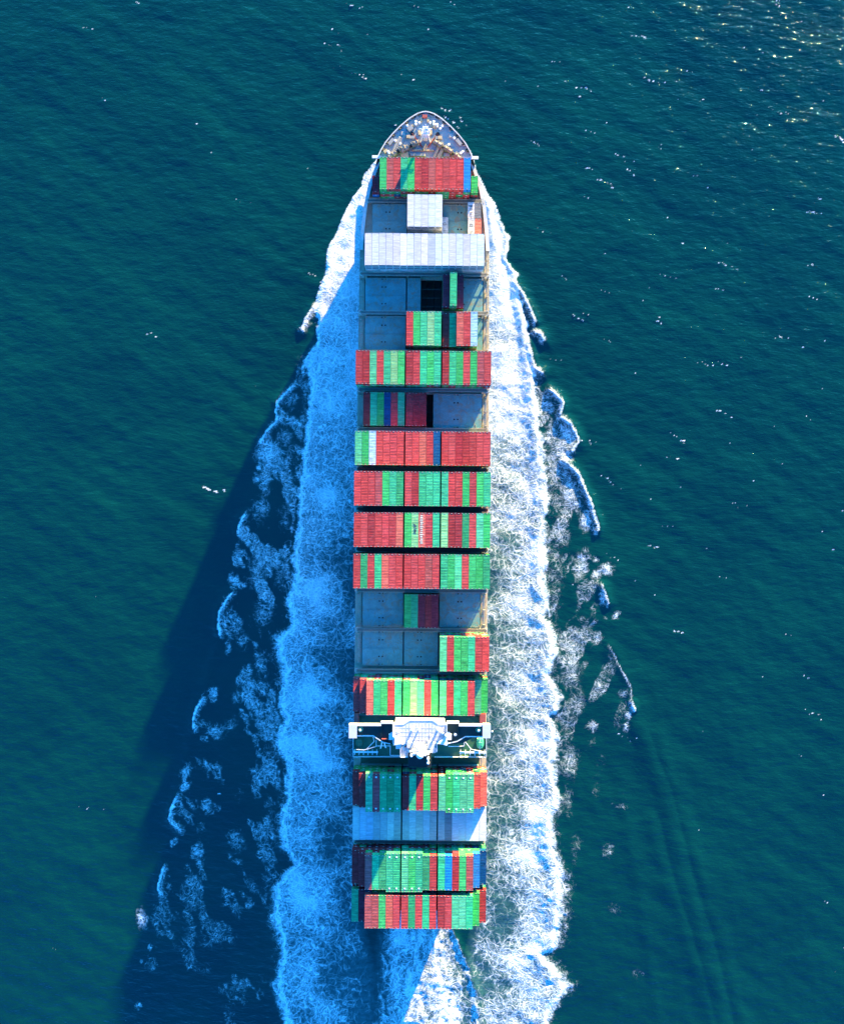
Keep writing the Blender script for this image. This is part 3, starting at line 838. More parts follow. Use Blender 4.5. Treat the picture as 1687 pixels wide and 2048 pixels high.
# windlasses: drums on frames, two sides
def windlass(u, v, rot, flip):
    w = empty('windlass', ship, (u, v, ZF), RAD(rot))
    MB().box(-3.6, 3.6, -0.75, 0.75, 0.0, 0.22).build('base_frame', M['bowdeck'], w)
    for x, r, l, m in ((-2.7, 0.85, 1.1, 'rope'), (-1.1, 0.95, 1.2, 'rope'), (0.5, 0.62, 0.7, 'black'), (1.5, 1.05, 0.55, 'gear'), (2.8, 0.8, 1.0, 'rope')):
        MB().lathe([(r * 1.25, -l / 2 - 0.08), (r * 1.25, -l / 2), (r * 0.8, -l / 2 + 0.01), (r * 0.8, l / 2 - 0.01), (r * 1.25, l / 2), (r * 1.25, l / 2 + 0.08)], x, 0, 12, 'x', 1.05).build('drum', M[m], w)
    MB().box(-3.5, 3.4, -0.14, 0.14, 0.95, 1.2).build('shaft', M['gear'], w)
    MB().box(3.2, 4.1, -0.6, 0.5, 0.2, 1.5).build('motor', M['tan'], w)
    for x in (-3.5, -1.9, 0.0, 1.0, 2.1):
        MB().box(x - 0.12, x + 0.12, -0.6, 0.6, 0.22, 1.5).build('bearing', M['gear'], w)
ul, vl = P(818, 294, 21); ur, vr = P(884, 293, 21)
windlass(ul, vl, 32, 1); windlass(ur, vr, -32, -1)
ul, vl = P(793, 305, 21); ur, vr = P(904, 306, 21)
windlass(ul, vl, 35, 1); windlass(ur, vr, -35, -1)
# anchor chains from windlass to the hawse pipe
for xa, ya, xb, yb in ((824, 267, 843, 292), (875, 268, 856, 292)):
    a = P(xa, ya, 20.5); b = P(xb, yb, 20.8)
    ch = MB()
    for i in range(22):
        t = i / 21; t2 = t + 0.038
        pa = (a[0] + (b[0] - a[0]) * t, a[1] + (b[1] - a[1]) * t, 20.35); pb = (a[0] + (b[0] - a[0]) * t2, a[1] + (b[1] - a[1]) * t2, 20.35)
        ch.bar(pa, pb, 0.30 if i % 2 else 0.14, 0.14 if i % 2 else 0.28)
    ch.build('anchor_chain', M['rust'], ship)
    MB().lathe([(0.75, 0), (0.75, 0.5), (0.5, 0.55)], a[0], a[1], 12, 'z', ZF).build('hawse_pipe', M['black'], ship)
    MB().box(a[0] - 0.9, a[0] + 0.9, a[1] - 1.9, a[1] - 0.9, ZF, ZF + 0.8).build('chain_stopper', M['gear'], ship)
# foremast: tapering lattice with platforms and a yard
u, v = P(849, 276, 21)
mast = empty('foremast', ship, (0.05, v, ZF))
MB().prism([(-0.8, -0.7), (0.8, -0.7), (0.8, 0.7), (-0.8, 0.7)], 0, 10.5, 0.45).build('mast_column', M['white'], mast)
for sx in (-1, 1):
    MB().bar((sx * 1.7, -1.2, 0), (sx * 0.35, 0, 8.0), 0.16).build('mast_leg', M['white'], mast)
    MB().bar((sx * 1.5, 1.1, 0), (sx * 0.3, 0.2, 8.0), 0.14).build('mast_leg', M['white'], mast)
for z, hw in ((3.4, 1.2), (6.6, 1.4), (9.2, 0.9)):
    MB().box(-hw, hw, -0.8, 0.8, z, z + 0.15).build('mast_platform', M['white'], mast)
    for sx in (-1, 1):
        MB().box(sx * hw - 0.05, sx * hw + 0.05, -0.8, 0.8, z + 0.15, z + 1.1).build('platform_rail', M['white'], mast)
MB().bar((-2.3, 0, 9.0), (2.3, 0, 9.0), 0.12).build('yard', M['white'], mast)
MB().bar((0, 0, 10.5), (0, 0, 12.5), 0.14).build('topmast', M['white'], mast)
for sx in (-1, 1):
    MB().lathe([(0.3, 0), (0.35, 0.4), (0.1, 0.7)], sx * 1.2, 0, 8, 'z', 7.4).build('mast_light', M['white'], mast)
# fairleads, vents, boxes, stowed gangway spars, hatches on the forecastle
for px, py, rx, ry, rz, h, m, nm in ((782, 283, 1.5, 0.7, 52, 0.9, 'gear', 'fairlead'), (917, 284, 1.5, 0.7, -50, 0.9, 'gear', 'fairlead'),
        (783, 309, 1.0, 0.9, 0, 1.0, 'tan', 'machinery_box'), (809, 311, 1.6, 1.1, 10, 1.1, 'tan', 'machinery_box'), (771, 302, 0.9, 0.6, 40, 0.9, 'tan', 'machinery_box'),
        (820, 257, 1.1, 0.9, 40, 1.1, 'gear', 'vent_house'), (823, 252, 1.0, 0.4, 40, 0.7, 'tan', 'fairlead_roller'), (867, 253, 1.0, 0.4, -10, 0.7, 'tan', 'fairlead_roller'),
        (860, 265, 0.7, 0.9, 0, 1.0, 'tan', 'machinery_box'), (838, 265, 0.5, 0.9, 10, 0.8, 'tan', 'machinery_box'), (816, 273, 0.7, 0.6, 0, 0.9, 'tan', 'machinery_box'), (879, 275, 0.8, 0.6, 0, 0.9, 'tan', 'machinery_box'),
        (872, 305, 0.55, 3.2, -24, 0.8, 'tan', 'stowed_gangway'), (881, 306, 0.65, 3.0, -24, 0.9, 'tan', 'stowed_gangway'), (792, 289, 0.5, 3.6, -27, 0.5, 'gear', 'stowed_spar'), (800, 284, 0.35, 3.8, -27, 0.45, 'gear', 'stowed_spar'), (805, 281, 0.3, 3.0, -27, 0.4, 'gear', 'stowed_spar'),
        (914, 310, 1.0, 0.5, 30, 0.9, 'tan', 'fairlead_roller'), (846, 300, 4.2, 0.25, 0, 0.7, 'tan', 'pipe_rack'), (848, 294, 0.3, 1.6, -25, 0.7, 'tan', 'pipe_rack'), (873, 250, 0.7, 0.7, 0, 0.6, 'white', 'hatch_lid'), (902, 270, 0.8, 0.8, 0, 0.5, 'bowdeck', 'hatch_lid'), (806, 266, 0.8, 0.8, 0, 0.5, 'bowdeck', 'hatch_lid'),
        (835, 310, 3.0, 0.5, 0, 1.0, 'gear', 'vent_house'), (893, 310, 1.3, 0.7, 0, 0.9, 'gear', 'vent_house'), (898, 297, 0.2, 1.6, -30, 0.5, 'gear', 'stowed_spar'), (856, 238, 0.5, 0.9, 0, 0.5, 'tan', 'hatch_lid'), (842, 238, 0.4, 0.9, 0, 0.5, 'tan', 'hatch_lid'), (849, 232, 1.0, 0.6, 0, 0.8, 'rust', 'fairlead_roller')):
    u, v = P(px, py, 20.7)
    o = MB().prism([(-rx, -ry), (rx, -ry), (rx, ry), (-rx, ry)], 0, h, 0.86).build(nm, M[m], ship)
    o.location = (u, v, ZF); o.rotation_euler = (0, 0, RAD(rz))

# ------------------------------------------------------------------ bridge and accommodation
ZW, ZR = 43.0, 46.6
house = empty('deckhouse', ship, (0, 0, 0))
u0, v1 = P(786, 1452, ZW); u1, v0 = P(893, 1487, ZW)
MB().box(u0 + 0.5, u1 - 0.5, v0 + 0.8, v1 - 0.2, Z_DECK, ZW - 0.25).build('tower_block', M['white'], house)
u2, va = P(801, 1487, ZW); u3, vb = P(873, 1514, ZW)
MB().box(u2 + 0.5, u3 - 0.5, vb + 1.0, va - 0.05 + 0.8, Z_DECK, 39.5).build('aft_block', M['white'], house)
# wing deck
def pl(pts, z):
    return [P(x, y, z) for x, y in pts]
wing = [(699, 1451), (762, 1451), (762, 1446), (917, 1446), (917, 1452), (979, 1452), (979, 1475), (947, 1475), (925, 1486), (895, 1489), (785, 1488), (765, 1485), (746, 1473), (699, 1474)]
MB().prism(pl(wing, ZW), ZW - 0.3, ZW).build('wing_deck', M['wing'], house)
def wall(pts, z, h, th, name, mat, parent, cap=0.0):
    q = pl(pts, z + h)
    b = MB()
    for a, c in zip(q[:-1], q[1:]):
        b.bar((a[0], a[1], z + h / 2), (c[0], c[1], z + h / 2), th, h / 2)
    o = b.build(name, mat, parent)
    return o
wall([(698, 1450), (762, 1450)], ZW, 1.35, 0.36, 'wing_bulwark', M['white'], house)
wall([(917, 1450.5), (980, 1451)], ZW, 1.35, 0.36, 'wing_bulwark', M['white'], house)
wall([(761.5, 1445.5), (786, 1445.5)], ZW, 1.35, 0.36, 'wing_bulwark', M['white'], house)
wall([(893, 1445.5), (917.5, 1445.5)], ZW, 1.35, 0.36, 'wing_bulwark', M['white'], house)
wall([(713, 1472), (746, 1472), (765, 1484.5), (780, 1488)], ZW, 0.7, 0.12, 'aft_rail', M['white'], house)
wall([(967, 1473.5), (930, 1473.5), (914, 1483), (896, 1487)], ZW, 0.7, 0.12, 'aft_rail', M['white'], house)
wall([(762, 1450), (762, 1472)], ZW, 0.9, 0.10, 'wing_divider', M['wing'], house)
wall([(915.5, 1450), (915.5, 1472)], ZW, 0.9, 0.10, 'wing_divider', M['wing'], house)
for xa, xb in ((698, 713), (965, 980)):
    a = P(xa, 1475.5, ZR - 1); b = P(xb, 1449.5, ZR - 1)
    cabn = MB().box(a[0], b[0], a[1], b[1], ZW + 0.02, ZR - 1.0).build('wing_cab', M['white'], house)
    MB().box(a[0] - 0.06, b[0] + 0.06, a[1] + 0.7, b[1] - 0.7, ZW + 1.3, ZW + 2.2).build('window', M['glass'], cabn)
    MB().box(a[0] - 0.12, b[0] + 0.12, a[1] - 0.12, b[1] + 0.12, ZR - 0.997, ZR - 0.85).build('cab_roof', M['roofwhite'], cabn)
    s = -1 if xa < 800 else 1
    MB().lathe([(0.3, 0), (0.35, 0.3), (0.1, 0.55)], (a[0] if s < 0 else b[0]) + s * 0.7, (a[1] + b[1]) / 2 - 0.3, 8, 'z', ZW + 1.4).build('navigation_light', M['white'], cabn)
for px, py in ((720, 1460), (957, 1461)):
    u, v = P(px, py, ZW + 1)
    MB().lathe([(0.95, 0), (0.95, 0.02), (0.9, 0.025)], u, v, 20, 'z', ZW + 0.003).build('repeater_base', M['boat'], house)
    MB().lathe([(0.28, 0.0), (0.28, 1.1), (0.42, 1.15), (0.42, 1.35), (0.25, 1.5)], u, v, 12, 'z', ZW + 0.03).build('gyro_repeater', M['white'], house)
# wheelhouse and its roof
roof = [(786, 1449.5), (806, 1449.5), (819, 1441.5), (865, 1441.5), (878, 1450), (893, 1450), (893, 1487), (873, 1487), (873, 1503), (862, 1503.5), (816, 1503.5), (816, 1514.5), (801, 1514.5), (801, 1487), (786, 1487)]
rp = pl(roof, ZR)
MB().prism(rp, ZW + 0.03, ZR - 0.02, 0.985).build('wheelhouse', M['white'], house)
rf = MB().prism(rp, ZR - 0.017, ZR + 0.2).build('wheelhouse_roof', M['roofwhite'], house)
wf = pl([(786, 1449), (806, 1449), (819, 1441), (865, 1441), (878, 1449.5), (893, 1449.5)], ZR)
for (ax_, ay_), (bx_, by_) in zip(wf[:-1], wf[1:]):
    seg = max(1, int(math.hypot(bx_ - ax_, by_ - ay_) / 1.3))
    for k in range(seg):
        t0, t1 = (k + 0.12) / seg, (k + 0.88) / seg
        MB().bar((ax_ + (bx_ - ax_) * t0, ay_ + (by_ - ay_) * t0 + 0.03, ZW + 2.0), (ax_ + (bx_ - ax_) * t1, ay_ + (by_ - ay_) * t1 + 0.03, ZW + 2.0), 0.05, 0.55).build('window', M['glass'], house)
wall([(786, 1448.5), (806, 1448.5), (819, 1440.5), (865, 1440.5), (878, 1449), (893.5, 1449)], ZR + 0.2, 0.1, 0.24, 'roof_parapet', M['white'], house)
wall([(785.5, 1449), (785.5, 1487.3), (801, 1487.3)], ZR + 0.2, 1.0, 0.10, 'roof_rail', M['white'], house)
wall([(893.3, 1449), (893.3, 1487.3), (873.5, 1487.3), (873.5, 1503)], ZR + 0.2, 1.0, 0.10, 'roof_rail', M['white'], house)
wall([(800.5, 1487.3), (800.5, 1514.5), (815, 1514.5)], ZR + 0.2, 1.0, 0.10, 'roof_rail', M['white'], house)
wall([(816, 1503.3), (862.5, 1503.3)], ZR + 0.2, 1.2, 0.3, 'roof_parapet', M['white'], house)
# thin joints of the roof sheeting
for x in np.arange(792, 893, 6.6):
    a = P(x, 1452 if x < 806 or x > 878 else 1446, ZR + 0.2); b = P(x, 1486, ZR + 0.2)
    MB().box(a[0] - 0.03, a[0] + 0.03, b[1], a[1], ZR + 0.203, ZR + 0.245).build('roof_joint', M['gunwale'], rf)
for y in (1456, 1464, 1472, 1480):
    a = P(788, y, ZR + 0.2); b = P(891, y, ZR + 0.2)
    MB().box(a[0], b[0], a[1] - 0.03, a[1] + 0.03, ZR + 0.203, ZR + 0.24).build('roof_joint', M['gunwale'], rf)
# bridge-roof gear: masts, domes, lockers
for px, py, r, h, nm in ((824, 1461, 0.45, 1.9, 'signal_lamp'), (838, 1462, 0.28, 3.6, 'whip_mast'), (876, 1461, 0.45, 2.6, 'signal_lamp'), (884, 1466, 0.5, 1.5, 'vent_head'), (795, 1464, 0.5, 1.1, 'vent_head'), (783.5, 1475, 0.75, 1.4, 'life_raft'), (788, 1474, 0.6, 1.6, 'life_raft'), (897, 1475, 0.75, 1.4, 'life_raft'),
                         (892, 1472, 0.55, 2.4, 'antenna_dome'), (892, 1494, 0.85, 1.4, 'antenna_dome'), (911, 1476.5, 0.55, 2.0, 'antenna_dome')):
    u, v = P(px, py, ZR + h)
    zb = ZR + 0.2 if 786 < px < 893 and py < 1488 else ZW - 1.0
    MB().lathe([(r * 0.8, 0), (r * 0.8, h * 0.55), (r, h * 0.6), (r, h * 0.85), (r * 0.6, h * 1.0), (0.05, h * 1.06)], u, v, 12, 'z', zb).build(nm, M['white'], house)
for px, py in ((826, 1439.3), (830.5, 1439.3), (846, 1439.3), (850.5, 1439.3), (795, 1443), (799, 1443), (880, 1443.5), (884.5, 1443.5)):
    u, v = P(px, py, ZR)
    MB().lathe([(0.32, 0), (0.36, 0.35), (0.12, 0.6)], u, v, 8, 'z', ZR - 0.3).build('flood_light', M['white'], house)
# radar mast aft on the roof
u, v = P(840, 1498, ZR + 2)
rm = empty('radar_mast', house, (u, v, ZR + 0.2))
MB().prism([(-0.9, -0.8), (0.9, -0.8), (0.9, 0.8), (-0.9, 0.8)], 0, 5.0, 0.55).build('mast_column', M['gunwale'], rm)
for sx in (-1, 1):
    for sy in (-1, 1):
        MB().bar((sx * 2.4, sy * 1.5, 0), (sx * 0.5, sy * 0.4, 3.4), 0.12).build('mast_leg', M['gunwale'], rm)
for z, hw in ((1.8, 2.2), (3.6, 1.5)):
    MB().box(-hw, hw, -1.0, 1.0, z, z + 0.15).build('mast_platform', M['gunwale'], rm)
for z, x, l in ((2.3, -1.0, 1.8), (4.1, 0.6, 1.5)):
    MB().box(x - l, x + l, -0.18, 0.18, z, z + 0.3).build('radar_scanner', M['gunwale'], rm)
MB().bar((-3.0, 0.1, 4.7), (3.0, 0.1, 4.7), 0.08).build('yard', M['gunwale'], rm)
# clutter of white lockers around the mast foot
for px, py, w, l, h in ((820, 1490, 1.2, 1.0, 1.6), (826, 1496, 0.9, 1.2, 1.0), (858, 1490, 0.8, 1.6, 1.4), (866, 1496, 0.7, 1.8, 1.2), (852, 1499, 1.1, 0.6, 0.9), (832, 1500, 1.0, 0.5, 0.9), (870, 1500, 0.7, 0.8, 1.1), (862, 1480, 0.6, 1.8, 0.6), (806, 1497, 0.6, 0.6, 0.9)):
    h *= 0.5
    u, v = P(px, py, ZR + h)
    MB().prism([(u - w, v - l), (u + w, v - l), (u + w, v + l), (u - w, v + l)], ZR + 0.203, ZR + 0.2 + h, 0.9).build('roof_locker', M['gunwale'], house)
a = P(808, 1496, ZR + 0.4); b = P(812, 1491, ZR + 0.4)
MB().bar((a[0], a[1], ZR + 0.4), (b[0], b[1], ZR + 0.4), 0.2, 0.15).build('fire_hose_box', M['rust'], house)
u, v = P(896, 1475, ZR - 0.5)
for px, sgn in ((784, -1), (896, 1)):
    u, v = P(px, 1475, ZR)
    MB().box(u - 1.1, u + 1.1, v - 0.9, v + 1.0, ZR - 1.4, ZR - 0.3).build('raft_platform', M['white'], house)
    MB().prism([(u - sgn * 0.4, v + 0.8), (u - sgn * 4.2, v - 2.0), (u - sgn * 0.4, v - 2.6)], ZR + 0.21, ZR + 1.5, 0.7).build('sloped_locker', M['white'], house)

# funnel behind the house
ZFN = 48.0
a = P(816.5, 1533, ZFN); b = P(862, 1505, ZFN)
fun = MB().prism([(a[0], a[1]), (b[0], a[1]), (b[0], b[1]), (a[0], b[1])], Z_DECK, ZFN, 1.0).build('funnel', M['black'], ship)
wl = MB()
for p, q in (((a[0], a[1]), (b[0], a[1])), ((a[0], a[1]), (a[0], b[1])), ((b[0], a[1]), (b[0], b[1]))):
    wl.bar((p[0], p[1], ZFN + 0.55), (q[0], q[1], ZFN + 0.55), 0.08, 0.05)
wl.build('funnel_rail', M['wing'], fun)
def pipe_end(px, py, r, h, nm):
    u, v = P(px, py, ZFN + h)
    n = 9
    prof = [(r * 0.95, 0), (r, h * 0.6)] + [(r * math.cos(t), h * 0.6 + h * 0.4 * math.sin(t)) for t in np.linspace(0.15, 1.5, n)]
    MB().lathe(prof, u, v, 16, 'z', ZFN + 0.003).build(nm, M['white'], fun)
pipe_end(839.5, 1513, 1.28, 5.2, 'exhaust_dome')
for px, py in ((828, 1509), (822.5, 1513), (850, 1511), (855.5, 1508.5), (855.5, 1519), (855.5, 1527.5)):
    pipe_end(px, py, 0.5, 2.4, 'exhaust_pipe')

# boat deck around the bridge, with rails and davits
ZB = 24.0
bd = [(705.5, 1474), (971.5, 1475), (972, 1514.5), (705.5, 1514)]
MB().prism(pl(bd, ZB), ZB - 0.3, ZB).build('boat_deck', M['green'], ship)
MB().prism(pl([(708, 1432), (969, 1433), (970, 1474), (707, 1473)], ZB - 2), ZB - 2.6, ZB - 2.2).build('lower_deck', M['green'], ship)
MB().box(-23.6, 23.6, P(843, 1512, ZB)[1], P(843, 1434, ZB)[1], Z_DECK, ZB - 2.65).build('accommodation_base', M['white'], ship)
wall([(706, 1475), (706, 1514), (800, 1514)], ZB, 1.1, 0.09, 'deck_rail', M['white'], ship)
wall([(972, 1476), (972, 1514.5), (868, 1514.3)], ZB, 1.1, 0.09, 'deck_rail', M['white'], ship)
for x0, x1, y in ((706.5, 755.5, 1504), (918.5, 971, 1505)):
    a = P(x0, y, ZB + 3); b = P(x1, y, ZB + 3)
    o = MB().box(a[0], b[0], a[1] - 0.28, a[1] + 0.28, ZB + 2.6, ZB + 3.0).build('davit_beam', M['white'], ship)
    for k in range(6):
        u = a[0] + 0.4 + (b[0] - a[0] - 0.8) * k / 5
        MB().box(u - 0.12, u + 0.12, a[1] - 1.2, a[1] + 0.9, ZB + 2.45, ZB + 2.62).build('davit_arm', M['white'], o)
        MB().box(u - 0.12, u + 0.12, a[1] - 1.1, a[1] - 0.86, ZB + 0.02, ZB + 2.44).build('davit_post', M['white'], o)
for pts in ([(746, 1474), (748, 1483), (733, 1498)], [(928, 1476), (928, 1492), (918, 1493)], [(930, 1484), (942, 1499), (968, 1504)], [(752, 1480), (752, 1492), (780, 1492)], [(780, 1492), (780, 1511), (800, 1511)], [(896, 1493), (920, 1493)], [(712, 1499), (728, 1500), (752, 1493)]):
    wall(pts, ZB + 3.4, 0.3, 0.10, 'davit_strut', M['white'], ship)
# jib crane on the port side with raised legs
a0 = P(765.5, 1477, ZW - 4); 
MB().bar((a0[0], a0[1], ZB), (a0[0], a0[1], ZW - 3.5), 0.30).build('crane_post', M['white'], ship)
for tx, ty in ((761, 1496), (771, 1495)):
    b0 = P(tx, ty, ZB + 8)
    MB().bar((a0[0], a0[1], ZW - 3.7), (b0[0], b0[1], ZB + 8), 0.2).build('crane_jib', M['white'], ship)
u, v = P(718, 1485, ZB + 2)
MB().lathe([(1.0, 0), (1.1, 0.5), (0.6, 0.7), (0.6, 1.8), (1.3, 2.0), (1.2, 2.4)], u, v, 14, 'z', ZB + 0.01).build('deck_vent', M['green'], ship)
a = P(763, 1473.5, ZW); b = P(777, 1478, ZW)
MB().box(a[0], b[0], b[1], b[1] + 0.35, ZW + 0.01, ZW + 1.0).build('fire_locker', M['rust'], house)
a = P(791, 1498, ZB + 8); b = P(800, 1487, ZB + 8)
MB().box(a[0], b[0], a[1], b[1], ZB, ZB + 8).build('stair_tower', M['white'], house)
for k, (x0, y0, x1, y1) in enumerate(((707.5, 1427, 717.5, 1447), (959, 1428, 971, 1448))):
    a = P(x0, y1, 25.0); b = P(x1, y0, 25.0)
    MB().box(a[0], b[0], a[1], b[1], ZB - 2.19, 25.0).build('side_house', M['rust'], ship)
# lifeboat hanging on the starboard side
u, v = P(960, 1487, ZB + 3)
lb = empty('lifeboat', None, W(u, v, ZB + 0.9), -HEAD)
tag(lb, 'green enclosed lifeboat on the starboard deck behind the bridge wing', 'lifeboat')
prof = [(-3.6, 0.15), (-3.2, 0.9), (-2.0, 1.25), (0, 1.35), (2.0, 1.25), (3.1, 0.8), (3.7, 0.1)]
hm = MB()
for x, w in prof:
    for k in range(10):
        t = math.pi * 2 * k / 10
        hm.v.append((x * 0.55 if False else w * math.cos(t), x * 0.55, 1.1 + (0.95 if math.sin(t) > 0 else 1.1) * math.sin(t) * min(1, w)))
for i in range(len(prof) - 1):
    for k in range(10):
        a = i * 10 + k; b = i * 10 + (k + 1) % 10
        hm.f.append((a, b, b + 10, a + 10))
hm.f.append(tuple(range(10))[::-1]); hm.f.append(tuple((len(prof) - 1) * 10 + k for k in range(10)))
hm.build('boat_hull', M['boat'], lb)
MB().prism([(-0.7, -0.9), (0.7, -0.9), (0.7, 0.5), (-0.7, 0.5)], 1.95, 2.6, 0.8).build('canopy_hatch', M['boat'], lb)
MB().bar((-0.2, -2.0, 2.05), (-0.2, 2.0, 2.05), 0.08).build('grab_rail', M['white'], lb)
for y in (-1.4, 1.2):
    MB().box(-1.0, 1.0, y - 0.1, y + 0.1, -0.9, 0.25).build('cradle', M['white'], lb)

# ------------------------------------------------------------------ containers
PAINT = {'R': ((.61, .066, .062), 'red'), 'r': ((.42, .040, .042), 'dark red'), 'p': ((.52, .10, .09), 'dusty red'), 's': ((.76, .15, .095), 'salmon red'),
         'G': ((.050, .50, .125), 'bright green'), 'g': ((.040, .37, .135), 'mid green'), 't': ((.05, .53, .22), 'mint green'), 'm': ((.11, .58, .26), 'pale mint'),
         'l': ((.27, .60, .24), 'pale green'), 'B': ((.010, .25, .60), 'blue'), 'N': ((.004, .080, .20), 'navy blue'), 'C': ((.42, .62, .70), 'pale blue'),
         'W': ((.71, .68, .66), 'white'), 'w': ((.58, .57, .53), 'off-white'), 'K': ((.24, .25, .26), 'grey'), 'O': ((.85, .20, .13), 'coral red'), 'P': ((.30, .035, .055), 'maroon'),
         'Q': ((.66, .66, .68), 'bluish white')}
def dry_meshes(L, H, tagn):
    hw = 1.219; hl = L / 2
    b = MB()
    # corrugated long sides, plain front wall
    n = int(L / 0.85)
    for s in (-1, 1):
        xs = []
        for i in range(n):
            y = -hl + 0.12 + (L - 0.24) * i / n; dy = (L - 0.24) / n
            xs += [(hw - 0.02, y), (hw - 0.02, y + dy * 0.4), (hw - 0.06, y + dy * 0.5), (hw - 0.06, y + dy * 0.9)]
        xs.append((hw - 0.02, hl - 0.12))
        o = len(b.v)
        for x, y in xs: b.v += [(s * x, y, 0.16), (s * x, y, H - 0.1)]
        for i in range(len(xs) - 1):
            q = (o + 2 * i, o + 2 * i + 2, o + 2 * i + 3, o + 2 * i + 1)
            b.f.append(q if s > 0 else q[::-1])
    b.box(-hw + 0.06, hw - 0.06, hl - 0.12, hl - 0.04, 0.16, H - 0.1)
    b.box(-hw + 0.05, hw - 0.05, -hl + 0.1, hl - 0.1, 0.10, 0.17)
    body = b.mesh('wall_' + tagn, M['cpaint'])
    f = MB()
    for sx in (-1, 1):
        x0, x1 = (hw - 0.16, hw) if sx > 0 else (-hw, -hw + 0.16)
        f.box(min(sx * (hw - 0.09), sx * hw), max(sx * (hw - 0.09), sx * hw), -hl + 0.16, hl - 0.16, H - 0.12, H - 0.03)
        f.box(min(sx * (hw - 0.09), sx * hw), max(sx * (hw - 0.09), sx * hw), -hl + 0.16, hl - 0.16, 0.02, 0.15)
        for sy in (-1, 1):
            f.box(x0, x1, min(sy * hl, sy * (hl - 0.17)), max(sy * hl, sy * (hl - 0.17)), 0.0, H)
    for sy in (-1, 1):
        y0, y1 = (hl - 0.10, hl) if sy > 0 else (-hl, -hl + 0.10)
        f.box(-hw + 0.161, hw - 0.161, y0, y1, H - 0.14, H - 0.015)
        f.box(-hw + 0.161, hw - 0.161, y0, y1, 0.02, 0.16)
    frame = f.mesh('frame_' + tagn, M['cpaint'])
    r = MB()
    x0, x1 = -hw + 0.10, hw - 0.10
    nr = int(round((L - 0.5) / 0.55)); o = 0
    prof = [(-hl + 0.11, 0)]
    for i in range(nr):
        y = -hl + 0.3 + (L - 0.6) * i / nr; d = (L - 0.6) / nr
        prof += [(y, -0.025), (y + 0.28 * d, -0.025), (y + 0.42 * d, 0.0), (y + 0.86 * d, 0.0)]
    prof += [(hl - 0.3, -0.025), (hl - 0.11, 0)]
    for y, z in prof: r.v += [(x0, y, H - 0.035 + z), (x1, y, H - 0.035 + z)]
    for i in range(len(prof) - 1):
        r.f.append((2 * i, 2 * i + 1, 2 * i + 3, 2 * i + 2))
    roof = r.mesh('roof_' + tagn, M['cpaint'])
    d = MB()
    d.box(-hw / 2 + 0.09, hw / 2 - 0.09, -0.03, 0.03, 0.17, H - 0.15)
    for x in (-0.25, 0.2):
        d.box(x - 0.03, x + 0.03, -0.08, -0.031, 0.2, H - 0.2)
    door = d.mesh('door_' + tagn, M['cpaint'])
    c = MB()
    for sx in (-1, 1):
        for sy in (-1, 1):
            c.box(min(sx * (hw - 0.175), sx * (hw + 0.004)), max(sx * (hw - 0.175), sx * (hw + 0.004)), min(sy * (hl - 0.20), sy * (hl + 0.004)), max(sy * (hl - 0.20), sy * (hl + 0.004)), H - 0.12, H + 0.006)
    for sy in (-1, 1):
        c.prism([(-0.30, sy * (hl - 0.30)), (-0.2, sy * (hl - 0.10)), (0.2, sy * (hl - 0.10)), (0.30, sy * (hl - 0.30))], H - 0.034, H + 0.004)  # pale end plates painted in place of highlights on the raised header
    cst = c.mesh('castings_' + tagn, M['casting'])
    return dict(wall=body, frame=frame, roof=roof, door=door, cast=cst, H=H, L=L)
def reefer_meshes(L, H):
    hw = 1.219; hl = L / 2
    b = MB().box(-hw + 0.02, hw - 0.02, -hl + 0.25, hl - 0.04, 0.12, H - 0.06)
    body = b.mesh('wall_reefer', M['rpaint'])
    f = MB()
    for sx in (-1, 1):
        for sy in (-1, 1):
            f.box(min(sx * (hw - 0.16), sx * hw), max(sx * (hw - 0.16), sx * hw), min(sy * hl, sy * (hl - 0.17)), max(sy * hl, sy * (hl - 0.17)), 0, H)
    for sx in (-1, 1):
        f.box(min(sx * (hw - 0.09), sx * hw), max(sx * (hw - 0.09), sx * hw), -hl + 0.16, hl - 0.16, H - 0.12, H - 0.03)
        f.box(min(sx * (hw - 0.09), sx * hw), max(sx * (hw - 0.09), sx * hw), -hl + 0.16, hl - 0.16, 0.02, 0.15)
    for sy in (-1, 1):
        y0, y1 = (hl - 0.10, hl) if sy > 0 else (-hl, -hl + 0.10)
        f.box(-hw + 0.161, hw - 0.161, y0, y1, H - 0.2, H - 0.012)
        f.box(-hw + 0.161, hw - 0.161, y0, y1, 0.02, 0.2)
    frame = f.mesh('frame_reefer', M['rpaint'])
    r = MB().box(-hw + 0.03, hw - 0.03, -hl + 0.11, hl - 0.11, H - 0.058, H - 0.02)
    roof = r.mesh('roof_reefer', M['rpaint'])
    u = MB()
    u.box(-hw + 0.17, hw - 0.17, -hl + 0.09, -hl + 0.24, 0.22, H * 0.45)
    u.box(-0.75, 0.75, -hl + 0.05, -hl + 0.22, H * 0.48, H - 0.35)
    u.lathe([(0.38, 0.0), (0.38, 0.06), (0.2, 0.07)], -0.35, -hl + 0.0, 10, 'y', H * 0.68)
    unit = u.mesh('unit_reefer', M['unit'])
    c = MB()
    for sx in (-1, 1):
        for sy in (-1, 1):
            c.box(min(sx * (hw - 0.175), sx * (hw + 0.004)), max(sx * (hw - 0.175), sx * (hw + 0.004)), min(sy * (hl - 0.20), sy * (hl + 0.004)), max(sy * (hl - 0.20), sy * (hl + 0.004)), H - 0.12, H + 0.006)
    return dict(wall=body, frame=frame, roof=roof, unit=unit, cast=c.mesh('castings_reefer', M['casting']), H=H, L=L)
D40 = dry_meshes(12.19, 2.59, 'forty'); D20 = dry_meshes(6.06, 2.59, 'twenty'); R40 = reefer_meshes(12.19, 2.89)

